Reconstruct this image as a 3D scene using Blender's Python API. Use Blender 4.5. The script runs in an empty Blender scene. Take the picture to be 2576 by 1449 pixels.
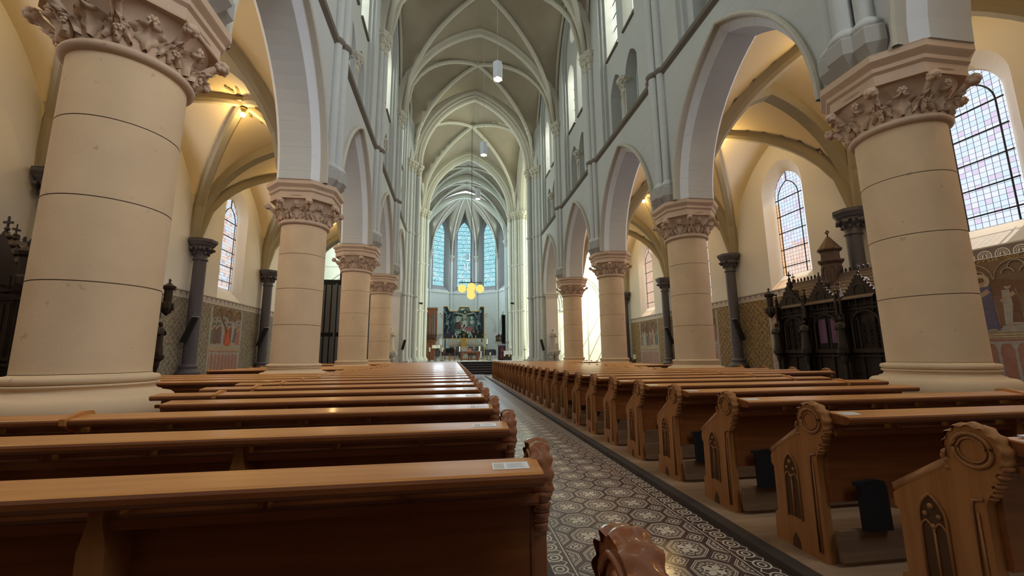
import bpy, math, random
from mathutils import Vector, Matrix
from mathutils.geometry import tessellate_polygon
sin, cos, pi, sqrt = math.sin, math.cos, math.pi, math.sqrt
SC = bpy.context.scene
COL = SC.collection
rnd = random.Random(7)

# ------------------------------------------------------------------ camera
CX = 1.62            # nave axis
EYE = 1.33
def camera():
    yaw, pitch, roll = 0.14369, 0.1599, -0.00878
    f = Vector((sin(yaw)*cos(pitch), cos(yaw)*cos(pitch), sin(pitch)))
    r0 = Vector((cos(yaw), -sin(yaw), 0)); u0 = r0.cross(f)
    r = r0*cos(roll)+u0*sin(roll); u = -r0*sin(roll)+u0*cos(roll)
    cd = bpy.data.cameras.new('camera'); o = bpy.data.objects.new('camera', cd); COL.objects.link(o)
    m = Matrix.Identity(4)
    for i in range(3):
        m[i][0] = r[i]; m[i][1] = u[i]; m[i][2] = -f[i]
    m[0][3], m[1][3], m[2][3] = 0, 0, EYE
    o.matrix_world = m
    cd.sensor_fit = 'HORIZONTAL'; cd.sensor_width = 36; cd.lens = 36*1041.59/2576
    cd.clip_start = .05; cd.clip_end = 300
    SC.camera = o
camera()
# ------------------------------------------------------------------ colour management, render quality
SC.view_settings.view_transform = 'Standard'; SC.view_settings.look = 'None'
SC.view_settings.gamma = 1; SC.view_settings.use_curve_mapping = False
SC.view_settings.exposure = 0.0
cy = SC.cycles
cy.use_denoising = True
try: cy.denoiser = 'OPENIMAGEDENOISE'
except Exception: pass
cy.max_bounces = 6; cy.diffuse_bounces = 4; cy.glossy_bounces = 2; cy.transmission_bounces = 4
cy.transparent_max_bounces = 8; cy.caustics_reflective = False; cy.caustics_refractive = False
cy.sample_clamp_indirect = 6; cy.use_adaptive_sampling = True; cy.adaptive_threshold = .03
try: cy.use_light_tree = True
except Exception: pass
# ------------------------------------------------------------------ world
w = bpy.data.worlds.new('sky'); SC.world = w; w.use_nodes = True
bg = w.node_tree.nodes['Background']; bg.inputs[0].default_value = (.90, .96, 1.0, 1); bg.inputs[1].default_value = 1.1
# ------------------------------------------------------------------ daylight through the windows, sun, added fill
Y0, B = 5.49, 6.467
def YS(k): return Y0+k*B
LIGHTS = []
def area(name, loc, direction, sx, sy, power, col, spread=160):
    ld = bpy.data.lights.new(name, 'AREA'); ld.shape = 'RECTANGLE'; ld.size = sx; ld.size_y = sy
    ld.energy = power; ld.color = col; ld.spread = math.radians(spread)
    o = bpy.data.objects.new(name, ld); COL.objects.link(o); o.location = loc
    o.rotation_euler = Vector(direction).to_track_quat('-Z', 'Y').to_euler()
    o.visible_camera = False; o.visible_glossy = False
    return o
DAY = 1.0
for k in range(-1, 4):
    yc = YS(k)+B/2
    for s in (-1, 1):
        # clerestory daylight, high in the nave
        area('daylight_clerestory', (CX+s*6.9, yc, 18.2), (-s, 0, -.22), 3.0, 5.0, (430 if s > 0 else 360)*DAY, (.96, .96, .98) if s > 0 else (.93, .97, 1.0))
        # daylight of the aisle windows
        area('daylight_aisle', (CX+s*12.9, yc, 6.9), (-s, 0, -.1), 1.4, 4.4, (160 if s > 0 else 170)*DAY, (.93, .94, 1.0) if s > 0 else (.88, .94, 1))
for s in (-1, 1):   # the two big transept windows and the choir windows
    area('daylight_transept', (CX+s*16.2, 36.8, 10.5), (-s, 0, -.1), 6, 11, (2900 if s > 0 else 1700)*DAY, (.95, 1, .82) if s > 0 else (.85, .97, .92), 150)
    for yc in (44.55, 49.25): area('daylight_choir', (1.5+s*5.95, yc, 15), (-s, 0, -.1), 1.6, 8.5, 110*DAY, (.86, .93, 1), 150)
for a in (-72, -36, 0, 36, 72):
    c, sn = cos(math.radians(a)), sin(math.radians(a))
    area('daylight_apse', (1.5+sn*5.3, 51.6+c*5.3, 14.9), (-sn, -c, -.1), 1.6, 7.6, 330*DAY, (.70, .87, 1), 150).visible_glossy = True
# added fill light behind the camera for the column fronts, no window there
area('fill_light_west', (CX+3.6, -3.8, 11.5), (-.75, 1, -.35), 4, 8, 700*DAY, (.94, .96, 1), 120)
# low sun from behind on the right, reaching the right aisle windows and the transept window
SD = Vector((-.45, .45, -.77)).normalized()
def sunbeam(target, cone, e):
    sd = bpy.data.lights.new('sun_beam', 'SPOT'); sd.energy = e*4*pi*16**2; sd.color = (1, .84, .66); sd.spot_size = math.radians(cone); sd.spot_blend = .05; sd.shadow_soft_size = .07
    so = bpy.data.objects.new('sun_beam', sd); COL.objects.link(so); so.location = Vector(target)-SD*16; so.rotation_euler = SD.to_track_quat('-Z', 'Y').to_euler()
for k in range(0, 4): sunbeam((CX+12.5, YS(k)+B/2, 6.9), 20, 22.0)
sunbeam((CX+16.1, 36.0, 9.0), 34, 22.0)

# ------------------------------------------------------------------ helpers: tags and links
def tag(o, label=None, cat=None, group=None, kind=None):
    if label: o['label'] = label
    if cat: o['category'] = cat
    if group: o['group'] = group
    if kind: o['kind'] = kind
    return o
def struct(o): o['kind'] = 'structure'; return o
def empty(name, loc=(0, 0, 0), rz=0, label=None, cat=None, group=None):
    o = bpy.data.objects.new(name, None); COL.objects.link(o); o.location = loc; o.rotation_euler = (0, 0, rz)
    o.empty_display_size = .1
    return tag(o, label, cat, group)
def copy_tree(o, parent=None):
    c = o.copy(); COL.objects.link(c)
    if parent is not None: c.parent = parent
    for ch in o.children: copy_tree(ch, c)
    return c

class MB:
    """collects geometry, then links it as ONE mesh object"""
    def __init__(s): s.v = []; s.f = []; s.m = []; s.sm = []; s.mi = 0; s.smooth = False
    def add(s, vs, fs, M=None):
        b = len(s.v)
        if M is not None: vs = [tuple(M @ Vector(p)) for p in vs]
        s.v += [tuple(p) for p in vs]
        for f in fs: s.f.append(tuple(b+i for i in f)); s.m.append(s.mi); s.sm.append(s.smooth)
        return s
    def box(s, x0, x1, y0, y1, z0, z1, M=None):
        vs = [(x, y, z) for x in (x0, x1) for y in (y0, y1) for z in (z0, z1)]
        return s.add(vs, [(0, 1, 3, 2), (4, 6, 7, 5), (0, 4, 5, 1), (2, 3, 7, 6), (0, 2, 6, 4), (1, 5, 7, 3)], M)
    def cbox(s, c, d, M=None):
        return s.box(c[0]-d[0]/2, c[0]+d[0]/2, c[1]-d[1]/2, c[1]+d[1]/2, c[2]-d[2]/2, c[2]+d[2]/2, M)
    def prism(s, poly, h0, h1, ax='z', M=None, taper=1.0):
        """polygon (any simple polygon) extruded along an axis"""
        n = len(poly)
        def P(p, h):
            return {'z': (p[0], p[1], h), 'y': (p[0], h, p[1]), 'x': (h, p[0], p[1])}[ax]
        cx = sum(p[0] for p in poly)/n; cz = sum(p[1] for p in poly)/n
        p2 = [(cx+(p[0]-cx)*taper, cz+(p[1]-cz)*taper) for p in poly]
        vs = [P(p, h0) for p in poly]+[P(p, h1) for p in p2]
        tri = tessellate_polygon([[Vector((p[0], p[1], 0)) for p in poly]])
        fs = [tuple(t) for t in tri]+[tuple(n+i for i in reversed(t)) for t in tri]
        fs += [(i, (i+1) % n, n+(i+1) % n, n+i) for i in range(n)]
        return s.add(vs, fs, M)
    def lathe(s, prof, c=(0, 0, 0), n=24, a0=0, a1=2*pi, M=None):
        full = abs(a1-a0-2*pi) < 1e-6; k = n if full else n+1; vs = []; fs = []
        for r, z in prof:
            for i in range(k):
                a = a0+(a1-a0)*i/n; vs.append((c[0]+r*cos(a), c[1]+r*sin(a), c[2]+z))
        for j in range(len(prof)-1):
            for i in range(n):
                i2 = (i+1) % k if full else i+1
                fs.append((j*k+i, j*k+i2, (j+1)*k+i2, (j+1)*k+i))
        return s.add(vs, fs, M)
    def cyl(s, p0, p1, r, n=10, r2=None, caps=True):
        p0 = Vector(p0); p1 = Vector(p1); d = (p1-p0); q = d.to_track_quat('Z', 'Y').to_matrix(); r2 = r if r2 is None else r2
        vs = []; 
        for p, rr in ((p0, r), (p1, r2)):
            for i in range(n):
                a = 2*pi*i/n; vs.append(tuple(p+q @ Vector((rr*cos(a), rr*sin(a), 0))))
        fs = [(i, (i+1) % n, n+(i+1) % n, n+i) for i in range(n)]
        if caps: fs += [tuple(reversed(range(n))), tuple(range(n, 2*n))]
        return s.add(vs, fs)
    def tube(s, path, r, n=8, closed=False):
        """round tube, r a number or one per point"""
        P = [Vector(p) for p in path]; m = len(P); vs = []; fs = []
        for j in range(m):
            t = (P[(j+1) % m]-P[j-1]) if closed else (P[min(j+1, m-1)]-P[max(j-1, 0)])
            q = t.to_track_quat('Z', 'Y').to_matrix(); rr = r[j] if hasattr(r, '__len__') else r
            for i in range(n):
                a = 2*pi*i/n; vs.append(tuple(P[j]+q @ Vector((rr*cos(a), rr*sin(a), 0))))
        for j in range(m if closed else m-1):
            for i in range(n): fs.append((j*n+i, j*n+(i+1) % n, ((j+1) % m)*n+(i+1) % n, ((j+1) % m)*n+i))
        if not closed: fs += [tuple(reversed(range(n))), tuple(range((m-1)*n, m*n))]
        return s.add(vs, fs)
    def ball(s, c, r, n=10, m=7, sc=(1, 1, 1), M=None):
        prof = [(r*sin(pi*j/m)*1.0+(1e-4 if j in (0, m) else 0), -r*cos(pi*j/m)) for j in range(m+1)]
        vs = []; fs = []
        for rr, z in prof:
            for i in range(n):
                a = 2*pi*i/n; vs.append((c[0]+sc[0]*rr*cos(a), c[1]+sc[1]*rr*sin(a), c[2]+sc[2]*z))
        for j in range(m):
            for i in range(n): fs.append((j*n+i, j*n+(i+1) % n, (j+1)*n+(i+1) % n, (j+1)*n+i))
        return s.add(vs, fs, M)
    def strip(s, rows, closed=False, flip=False):
        """grid surface through rows of points"""
        k = len(rows[0]); vs = [tuple(p) for r in rows for p in r]; fs = []
        n = len(rows)
        for j in range(n if closed else n-1):
            for i in range(k-1):
                a, b = j*k+i, j*k+i+1; c, d = ((j+1) % n)*k+i+1, ((j+1) % n)*k+i
                fs.append((a, d, c, b) if flip else (a, b, c, d))
        return s.add(vs, fs)
    def build(s, name, mats, parent=None, loc=None):
        me = bpy.data.meshes.new(name); me.from_pydata(s.v, [], s.f)
        if not isinstance(mats, (list, tuple)): mats = [mats]
        for m in mats: me.materials.append(m)
        me.polygons.foreach_set('material_index', s.m)
        me.polygons.foreach_set('use_smooth', s.sm)
        me.validate(); me.update()
        o = bpy.data.objects.new(name, me); COL.objects.link(o)
        if parent is not None: o.parent = parent
        if loc is not None: o.location = loc
        return o

def arc_pts(w, zs, zap, n=12):
    """pointed arch: points (s,z) from left spring to apex to right spring; s centred on 0"""
    h = zap-zs; c = max((h*h-w*w)/(2*w), 0.0); R = w+c
    if h < w: R = w; 
    a1 = math.atan2(h, c) if c > 0 else pi/2
    L = []
    for i in range(n+1):
        a = a1*i/n
        L.append((-(R*cos(a)-c), zs+R*sin(a)*(h/(R*sin(a1)))))
    return L+[(-p[0], p[1]) for p in reversed(L[:-1])]
def arch_loop(cs, w, z0, zs, zap, n=12):
    return [(cs-w, z0)]+[(cs+p[0], p[1]) for p in arc_pts(w, zs, zap, n)]+[(cs+w, z0)]
def circle_loop(cs, cz, r, n=20): return [(cs+r*cos(2*pi*i/n), cz+r*sin(2*pi*i/n)) for i in range(n)]
def panel(mb, outer, holes, F, o0, o1=None, reveal=True, back=None):
    """flat wall with holes; F(s,z,off)->xyz; o0 face, o1 other face; holes can be (front_loop, back_loop)"""
    fr = [h[0] if isinstance(h, tuple) else h for h in holes]; bk = [h[1] if isinstance(h, tuple) else h for h in holes]
    def face(loops, off, rev):
        flat = [p for l in loops for p in l]
        tri = tessellate_polygon([[Vector((p[0], p[1], 0)) for p in l] for l in loops])
        mb.add([F(p[0], p[1], off) for p in flat], [tuple(reversed(t)) if rev else tuple(t) for t in tri])
    face([outer]+fr, o0, False)
    if o1 is not None:
        face([outer if back is None else back]+bk, o1, True)
    if o1 is not None:
        for a, b in zip(fr, bk):
            n = len(a); vs = [F(p[0], p[1], o0) for p in a]+[F(p[0], p[1], o1) for p in b]
            mb.add(vs, [(i, (i+1) % n, n+(i+1) % n, n+i) for i in range(n)])

# ------------------------------------------------------------------ node helper
class NT:
    def __init__(s, name):
        s.mat = bpy.data.materials.new(name); s.mat.use_nodes = True; s.nt = s.mat.node_tree; s.nt.nodes.clear()
        s.out = s.nt.nodes.new('ShaderNodeOutputMaterial')
    def node(s, t, **kw):
        n = s.nt.nodes.new(t)
        for k, v in kw.items(): setattr(n, k, v)
        return n
    def link(s, a, b): s.nt.links.new(a, b)
    def put(s, inp, v):
        if isinstance(v, V): s.link(v.o, inp)
        elif isinstance(v, bpy.types.NodeSocket): s.link(v, inp)
        elif isinstance(v, (tuple, list)) and len(v) == 3 and inp.type == 'RGBA': inp.default_value = (*v, 1)
        else: inp.default_value = v
    def m(s, op, a, b=0.0, c=None, clamp=False):
        n = s.node('ShaderNodeMath', operation=op, use_clamp=clamp); s.put(n.inputs[0], a); s.put(n.inputs[1], b)
        if c is not None: s.put(n.inputs[2], c)
        return V(s, n.outputs[0])
    def coords(s, kind='Object'):
        t = s.node('ShaderNodeTexCoord'); x = s.node('ShaderNodeSeparateXYZ'); s.link(t.outputs[kind], x.inputs[0])
        s.vec = t.outputs[kind]
        return [V(s, x.outputs[i]) for i in range(3)]
    def world(s):
        t = s.node('ShaderNodeNewGeometry'); x = s.node('ShaderNodeSeparateXYZ'); s.link(t.outputs['Position'], x.inputs[0]); s.vec = t.outputs['Position']
        return [V(s, x.outputs[i]) for i in range(3)]
    def comb(s, x, y, z):
        n = s.node('ShaderNodeCombineXYZ')
        for i, q in enumerate((x, y, z)): s.put(n.inputs[i], q)
        return n.outputs[0]
    def noise(s, scale=5, detail=4, vec=None, rough=.55, dist=0):
        n = s.node('ShaderNodeTexNoise'); n.inputs['Scale'].default_value = scale; n.inputs['Detail'].default_value = detail
        n.inputs['Roughness'].default_value = rough; n.inputs['Distortion'].default_value = dist
        if vec is not None: s.link(vec, n.inputs['Vector'])
        return V(s, n.outputs[0])
    def mix(s, f, a, b):
        n = s.node('ShaderNodeMix', data_type='RGBA'); s.put(n.inputs[0], f); s.put(n.inputs[6], a); s.put(n.inputs[7], b)
        return n.outputs[2]
    def ramp(s, f, stops):
        n = s.node('ShaderNodeValToRGB'); s.put(n.inputs[0], f); e = n.color_ramp.elements
        while len(e) < len(stops): e.new(.5)
        for q, (p, c) in zip(e, stops): q.position = p; q.color = (*c, 1) if len(c) == 3 else c
        return n.outputs[0]
    def bsdf(s, col, rough=.6, metal=0, bump=None, bs=.2, bd=.01, spec=.5, coat=0, em=None, es=0, trans=0, alpha=None):
        n = s.node('ShaderNodeBsdfPrincipled'); s.put(n.inputs['Base Color'], col); s.put(n.inputs['Roughness'], rough); s.put(n.inputs['Metallic'], metal)
        n.inputs['Specular IOR Level'].default_value = spec; n.inputs['Coat Weight'].default_value = coat
        n.inputs['Coat Roughness'].default_value = .12
        if trans: n.inputs['Transmission Weight'].default_value = trans
        if em is not None: s.put(n.inputs['Emission Color'], em); s.put(n.inputs['Emission Strength'], es)
        if bump is not None:
            b = s.node('ShaderNodeBump'); b.inputs['Strength'].default_value = bs; b.inputs['Distance'].default_value = bd
            s.put(b.inputs['Height'], bump); s.link(b.outputs[0], n.inputs['Normal'])
        s.link(n.outputs[0], s.out.inputs[0]); s.pb = n
        return s.mat
class V:
    def __init__(s, t, o): s.t = t; s.o = o
    def __add__(s, b): return s.t.m('ADD', s, b)
    __radd__ = __add__
    def __sub__(s, b): return s.t.m('SUBTRACT', s, b)
    def __rsub__(s, b): return s.t.m('SUBTRACT', b, s)
    def __mul__(s, b): return s.t.m('MULTIPLY', s, b)
    __rmul__ = __mul__
    def __truediv__(s, b): return s.t.m('DIVIDE', s, b)
    def __gt__(s, b): return s.t.m('GREATER_THAN', s, b)
    def __lt__(s, b): return s.t.m('LESS_THAN', s, b)
    def abs(s): return s.t.m('ABSOLUTE', s)
    def fract(s): return s.t.m('FRACT', s)
    def floor(s): return s.t.m('FLOOR', s)
    def sin(s): return s.t.m('SINE', s)
    def cos(s): return s.t.m('COSINE', s)
    def sqrt(s): return s.t.m('SQRT', s)
    def min(s, b): return s.t.m('MINIMUM', s, b)
    def max(s, b): return s.t.m('MAXIMUM', s, b)
    def atan2(s, b): return s.t.m('ARCTAN2', s, b)
    def band(s, a, b): return (s > a)*(s < b)
    def sstep(s, a, b):
        n = s.t.node('ShaderNodeMapRange'); n.interpolation_type = 'SMOOTHSTEP'; s.t.put(n.inputs[0], s); s.t.put(n.inputs[1], a); s.t.put(n.inputs[2], b)
        return V(s.t, n.outputs[0])

# ------------------------------------------------------------------ materials
def plain(name, col, rough=.6, metal=0, var=.12, scale=6, bs=.15, spec=.5, coat=0):
    t = NT(name); t.coords(); n = t.noise(scale, 4, t.vec)
    a = tuple(c*(1-var) for c in col); b = tuple(min(1, c*(1+var)) for c in col)
    return t.bsdf(t.mix(n, a, b), rough, metal, bump=n, bs=bs, spec=spec, coat=coat)
PEEL = ((-2.9, 29.6, 18.0), (5.9, 29.6, 17.9), (5.5, 28.6, 19.6))
def stone_plaster(name, col, joints=0, stain=.1, peel=False):
    """painted plaster, faint ashlar joints"""
    t = NT(name); x, y, z = t.world(); n = t.noise(.9, 5, t.vec); n2 = t.noise(14, 3, t.vec)
    f = (n*.7+n2*.3)
    c = t.mix(f, tuple(k*(1-stain) for k in col), tuple(min(1, k*(1+stain)) for k in col))
    if joints:
        zz = (z/joints).fract(); line = (zz < .018)
        bond = t.noise(.35, 1, t.vec) > .47
        c = t.mix(line*bond*.4, c, tuple(k*.45 for k in col))
    if peel:
        nn = t.noise(5, 5, t.vec); m = 0
        for px, py, pz in PEEL:
            d = ((x-px)*(x-px)+(y-py)*(y-py)*.5+(z-pz)*(z-pz)*.35).sqrt(); m = m+(d < 1.25)*(nn > (d*.10+.50))
        c = t.mix(m.min(1) if not isinstance(m, int) else 0, c, (.80, .78, .70))
    return t.bsdf(c, .85, bump=n2, bs=.12, spec=.2)
M = {}
M['wall'] = stone_plaster('painted_stone_grey', (.52, .535, .52), .62)
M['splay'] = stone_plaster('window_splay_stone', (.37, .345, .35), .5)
M['wall2'] = stone_plaster('painted_stone_light', (.66, .66, .61), .55)
M['rib'] = stone_plaster('rib_stone', (.53, .50, .42), .5, .1, True)
M['trim'] = stone_plaster('string_course_stone', (.21, .185, .155))  # colour darkened: the shade along the string course is painted in
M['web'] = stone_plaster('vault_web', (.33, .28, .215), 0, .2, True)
M['awall'] = stone_plaster('aisle_plaster', (.74, .72, .67), 0, .04)
M['aweb'] = stone_plaster('aisle_vault_plaster', (.78, .66, .45), 0, .05)
M['arib'] = stone_plaster('aisle_rib_paint', (.33, .285, .20), 0, .1)
M['edge'] = stone_plaster('arch_edge_lit', (.74, .77, .80), .6)  # chamfers painted blue-white for the clerestory light they catch
def sandstone(name, col, dark):
    t = NT(name); x, y, z = t.world(); n = t.noise(1.6, 6, t.vec); n2 = t.noise(40, 3, t.vec); n3 = t.noise(5, 3, t.vec)
    c = t.mix(n, dark, col); c = t.mix((n3 > .70)*.5, c, tuple(k*.72 for k in dark)); 
    return t.bsdf(c, .75, bump=(n2*.5+n3), bs=.18, bd=.012, spec=.25)
M['sand'] = sandstone('sandstone', (.79, .61, .40), (.56, .42, .27))
M['sandcap'] = sandstone('sandstone_capital', (.66, .50, .37), (.50, .37, .27))
M['joint'] = plain('mortar_joint', (.16, .11, .08), .9)
M['slate'] = plain('dark_stone', (.085, .08, .10), .5, 0, .3, 9)
M['slate2'] = plain('plinth_grey_stone', (.12, .12, .13), .7, 0, .2, 9)
def wood(name, a, b, rough=.3, coat=.4, scale=1.0, axis='x', worn=0):
    t = NT(name); x, y, z = t.coords()
    k = {'x': (1.2, 22, 22), 'y': (22, 1.2, 22), 'z': (22, 22, 1.2)}[axis]
    v = t.comb(x*k[0]*scale, y*k[1]*scale, z*k[2]*scale); n = t.noise(1.0, 5, v, .6, .6); n2 = t.noise(1.3, 3, t.vec)
    c = t.mix((n*.7+n2*.3).sstep(.3, .7), a, b)
    if worn: c = t.mix((n2 > .62)*worn, c, tuple(min(1, q*1.35) for q in b))
    return t.bsdf(c, (n2*.2+(rough-.1)), bump=n, bs=.08, bd=.004, spec=.5, coat=coat)
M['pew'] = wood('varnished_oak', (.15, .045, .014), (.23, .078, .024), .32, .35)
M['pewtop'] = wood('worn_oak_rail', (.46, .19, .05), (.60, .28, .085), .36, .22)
M['pewend'] = wood('oak_end_panel', (.25, .10, .030), (.34, .15, .048), .42, .2, 1, 'z')
M['pewend2'] = wood('oak_end_polished', (.22, .075, .03), (.30, .11, .045), .22, .8, 1, 'z')
M['plank'] = wood('worn_kneeler_wood', (.13, .075, .042), (.20, .12, .07), .7, 0)
M['floorwood'] = wood('worn_floor_boards', (.23, .145, .085), (.36, .24, .15), .5, .1, .5, 'x')
M['darkwood'] = wood('black_oak_carving', (.014, .008, .006), (.032, .019, .014), .55, .03, 1, 'z')
M['roofwood'] = wood('aged_oak_roof', (.09, .06, .045), (.16, .11, .08), .5, .05, 1, 'y')
M['turret'] = wood('brown_oak_turret', (.075, .040, .025), (.12, .068, .042), .5, .1, 1, 'z')
M['organ'] = wood('red_brown_oak', (.20, .07, .035), (.30, .12, .06), .4, .2, 1, 'z')
M['black'] = plain('black_fabric', (.012, .012, .014), .9)
M['blackm'] = plain('black_metal', (.02, .02, .022), .4, .3)
M['brass'] = plain('brass', (.75, .55, .22), .3, 1, .08)
M['gold'] = plain('gilt', (.80, .50, .13), .35, .6, .2, 30)
M['steel'] = plain('pipe_metal', (.62, .58, .56), .35, .7, .06)
M['wax'] = plain('candle_wax', (.82, .79, .66), .6)
M['white'] = plain('white_cloth', (.78, .80, .84), .8)
M['marble'] = plain('pale_marble', (.56, .53, .48), .5, 0, .15, 20)
M['stat1'] = plain('statue_cream', (.62, .55, .42), .6)
M['stat2'] = plain('statue_grey', (.50, .47, .42), .7)
M['blackstep'] = plain('black_stone_step', (.02, .02, .022), .25, 0, .3)
M['stepedge'] = plain('step_edge', (.32, .32, .34), .4)
M['purple'] = plain('purple_cloth', (.10, .018, .045), .8)
M['violet'] = plain('violet_curtain', (.19, .10, .17), .9)
M['kerb'] = plain('dark_worn_kerb', (.055, .042, .036), .6, 0, .3, 9)
M['corbel'] = stone_plaster('corbel_stone', (.40, .395, .37))  # wall stone toned darker, shade on the corbels is in the colour
def emit(name, col, st):
    t = NT(name); e = t.node('ShaderNodeEmission'); e.inputs[0].default_value = (*col, 1); e.inputs[1].default_value = st
    t.link(e.outputs[0], t.out.inputs[0]); return t.mat
M['bulb'] = emit('warm_bulb', (1, .72, .34), 30)
M['globe'] = emit('yellow_globe', (1, .80, .22), 1.05)
M['aglow'] = emit('halogen', (1, .74, .30), 60)
# ------------------------------------------------------------------ patterned materials
def tile_floor():
    t = NT('encaustic_tiles'); x, y, z = t.world(); P = .30
    u = ((x-1.33)/P+.5).fract()-.5; v = ((y-3.21)/P+.5).fract()-.5
    au, av = u.abs(), v.abs(); d8 = au.max(av).max((au+av)*.745)
    r = (u*u+v*v).sqrt(); th = v.atan2(u)
    light = (d8 < .33)*(r < .345)
    dark = r.band(.315, .33)+r.band(.255, .268)
    beads = r.band(.27, .313)*((th*20).sin() > .2)
    petal = (r < .25)*((r-(th*2).sin().abs()*.17) < .07)
    curl = (r < .25)*(((th*4).cos()*.05+.165-r).abs() < .02)
    cross = ((au < .008)+(av < .008))*(r < .33)
    L = light-dark-beads*.85-cross
    inner = (r < .25); L = L*(1-inner)+inner*(petal+curl).min(1)-cross*.5
    ring = (d8.band(.385, .405)+d8.band(.425, .445)).min(1)
    # small squares at the corners
    a = .5-au; b = .5-av; s = a+b
    sq = (s < .20)*(((a*62).sin()*(b*62).sin()) > .05)
    sql = s.band(.225, .245)
    L = (L.max(0)*(s > .27)+ring*(s > .29)+sq+sql+(d8.band(.345, .38)*(s > .29))*.12).min(1).max(0)
    # running border along both edges
    e = ((x-1.33).abs()); bord = (e > .535)
    bu = (y/.15).fract()-.5; bv = (e-.64)/.15
    br = (bu*bu+bv*bv).sqrt(); bl = (br.band(.30, .38)+br.band(.12, .2)+(bu.abs()*.9-bv.abs()).abs().__lt__(.035)*(br > .38)).min(1)*(bv.abs() < .5)
    bl = (bl+e.band(.548, .556)+e.band(.722, .732)).min(1)
    L = L*(1-bord)+bl*bord
    n = t.noise(3, 5, t.vec); n2 = t.noise(60, 2, t.vec)
    f = (L*(.75+.25*n)).min(1)
    c = t.mix(f, (.085, .055, .050), (.80, .69, .53))
    c = t.mix((n > .62)*.3, c, (.30, .20, .16))
    return t.bsdf(c, (n*.16+.22), bump=n2, bs=.015, spec=1.0, coat=.35)
M['tiles'] = tile_floor()
def wallpaper(name, a, b):
    t = NT(name); x, y, z = t.world(); P = .30
    n = t.noise(15, 3, t.vec, .5, 2.2); u = (y/P); v = (z/P)
    w = ((u*2*pi).cos()*(v*2*pi).cos()); w3 = ((u*6*pi).sin()*(v*6*pi).sin())
    f = (n+w*.05+w3*.07).sstep(.44, .56)
    return t.bsdf(t.mix(f, a, b), .7, spec=.3)
M['paperR'] = wallpaper('wall_pattern_gold', (.09, .055, .03), (.40, .275, .13))
M['paperL'] = wallpaper('wall_pattern_olive', (.12, .10, .08), (.37, .32, .24))
def frieze_mat():
    t = NT('painted_frieze'); x, y, z = t.world(); u = (y/.36).fract()-.5; v = (z-3.88)/.36
    r = (u*u+(v+.25)*(v+.25)).sqrt(); L = r.band(.36, .43)+(r < .17)*((v.atan2(u)*5).sin() > -.2)+r.band(.24, .28)
    L = (L+v.abs().band(.37, .42)).min(1)
    return t.bsdf(t.mix(L, (.22, .18, .16), (.80, .76, .68)), .7)
M['frieze'] = frieze_mat()
def glass(name, kind):
    """leaded glass: the panes let the daylight through, the leads are dark"""
    t = NT(name); x, y, z = t.coords(); n = t.noise(1.2, 2, t.vec)
    if kind.startswith('aisle'):
        P = .152; cu = (y/P+.5); cv = (z/P); u = cu.fract(); v = cv.fract()
        lead = ((u < .07)+(v < .06)).min(1)
        wn = t.node('ShaderNodeTexWhiteNoise'); t.link(t.comb(cu.floor(), cv.floor(), 0), wn.inputs[0]); h = V(t, wn.outputs[0])
        c = t.mix(h, (.74, .86, 1.0), (.96, .90, 1.0)); c = t.mix((h > .86)*.6, c, (.75, .55, .75))
        sal = t.mix(h, (.98, .62, .46), (1, .78, .66))
        if kind == 'aisle2': c = t.mix(((z+(h-.5)*.5) < 1.25)*.95, c, sal); c = t.mix((y > .50)*(z < 3.2)*.9, c, (1, .55, .25))
        if kind == 'aisle3': c = t.mix(.85, c, sal)
        if kind == 'aisleL': c = t.mix(((h > .35)*.9), c, (1, .74, .60)); c = t.mix((h > .8)*.7, c, (.60, .46, .48)); c = t.mix(((y < -.50)), c, (1, .92, .45))
    elif kind == 'apse':
        vo = t.node('ShaderNodeTexVoronoi'); vo.feature = 'DISTANCE_TO_EDGE'; vo.inputs['Scale'].default_value = 5.2; t.link(t.vec, vo.inputs[0])
        d = V(t, vo.outputs[0]); n3 = t.noise(7, 2, t.vec)
        lead = (d < .045)
        wv = ((y*17).sin()*(z*13).sin()).abs() < .12
        c = t.mix(n3.sstep(.42, .62), (.60, 1.0, 1.0), (.28, .68, .82)); c = t.mix(wv*.35, c, (.15, .42, .55)); c = t.mix((n < .42)*.6, c, (.8, 1, 1))
        lead = lead*.6
    else:
        u = (y/.21+.5).fract(); v = ((z+y*.0)/.17).fract()
        lead = ((u < .05)+(v < .07)).min(1)*.55
        c = t.mix(n, (.93, 1.0, .92), (1.0, .98, .80))
    tr = t.node('ShaderNodeBsdfTransparent'); t.put(tr.inputs[0], c)
    df = t.node('ShaderNodeBsdfDiffuse'); df.inputs[0].default_value = (.02, .022, .03, 1)
    mx = t.node('ShaderNodeMixShader'); t.put(mx.inputs[0], lead); t.link(tr.outputs[0], mx.inputs[1]); t.link(df.outputs[0], mx.inputs[2])
    t.link(mx.outputs[0], t.out.inputs[0]); return t.mat
for k in ('aisle', 'aisle2', 'aisle3', 'aisleL', 'apse', 'clear'): M['g_'+k] = glass('leaded_glass_'+k, k)

# ------------------------------------------------------------------ floors
mb = MB(); mb.box(.44, 2.20, -4, 29.9, -.02, 0); struct(mb.build('floor_tiled_aisle', M['tiles']))
mb = MB(); mb.box(-16, 19, -4.2, 60, -.3, -.02); struct(mb.build('floor_base', M['slate2']))
mb = MB(); mb.box(2.05, 2.15, -4, 26.6, -.02, .045); mb.box(.53, .62, -4, 26.6, -.02, .045); struct(mb.build('trim_kerb', M['kerb']))
for nm, a, b in (('floor_boards_right', 2.15, 7.75), ('floor_boards_left', -7.3, .53)):
    mb = MB(); mb.box(a, b, -4, 26.2, -.02, .05); struct(mb.build(nm, M['floorwood']))
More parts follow.
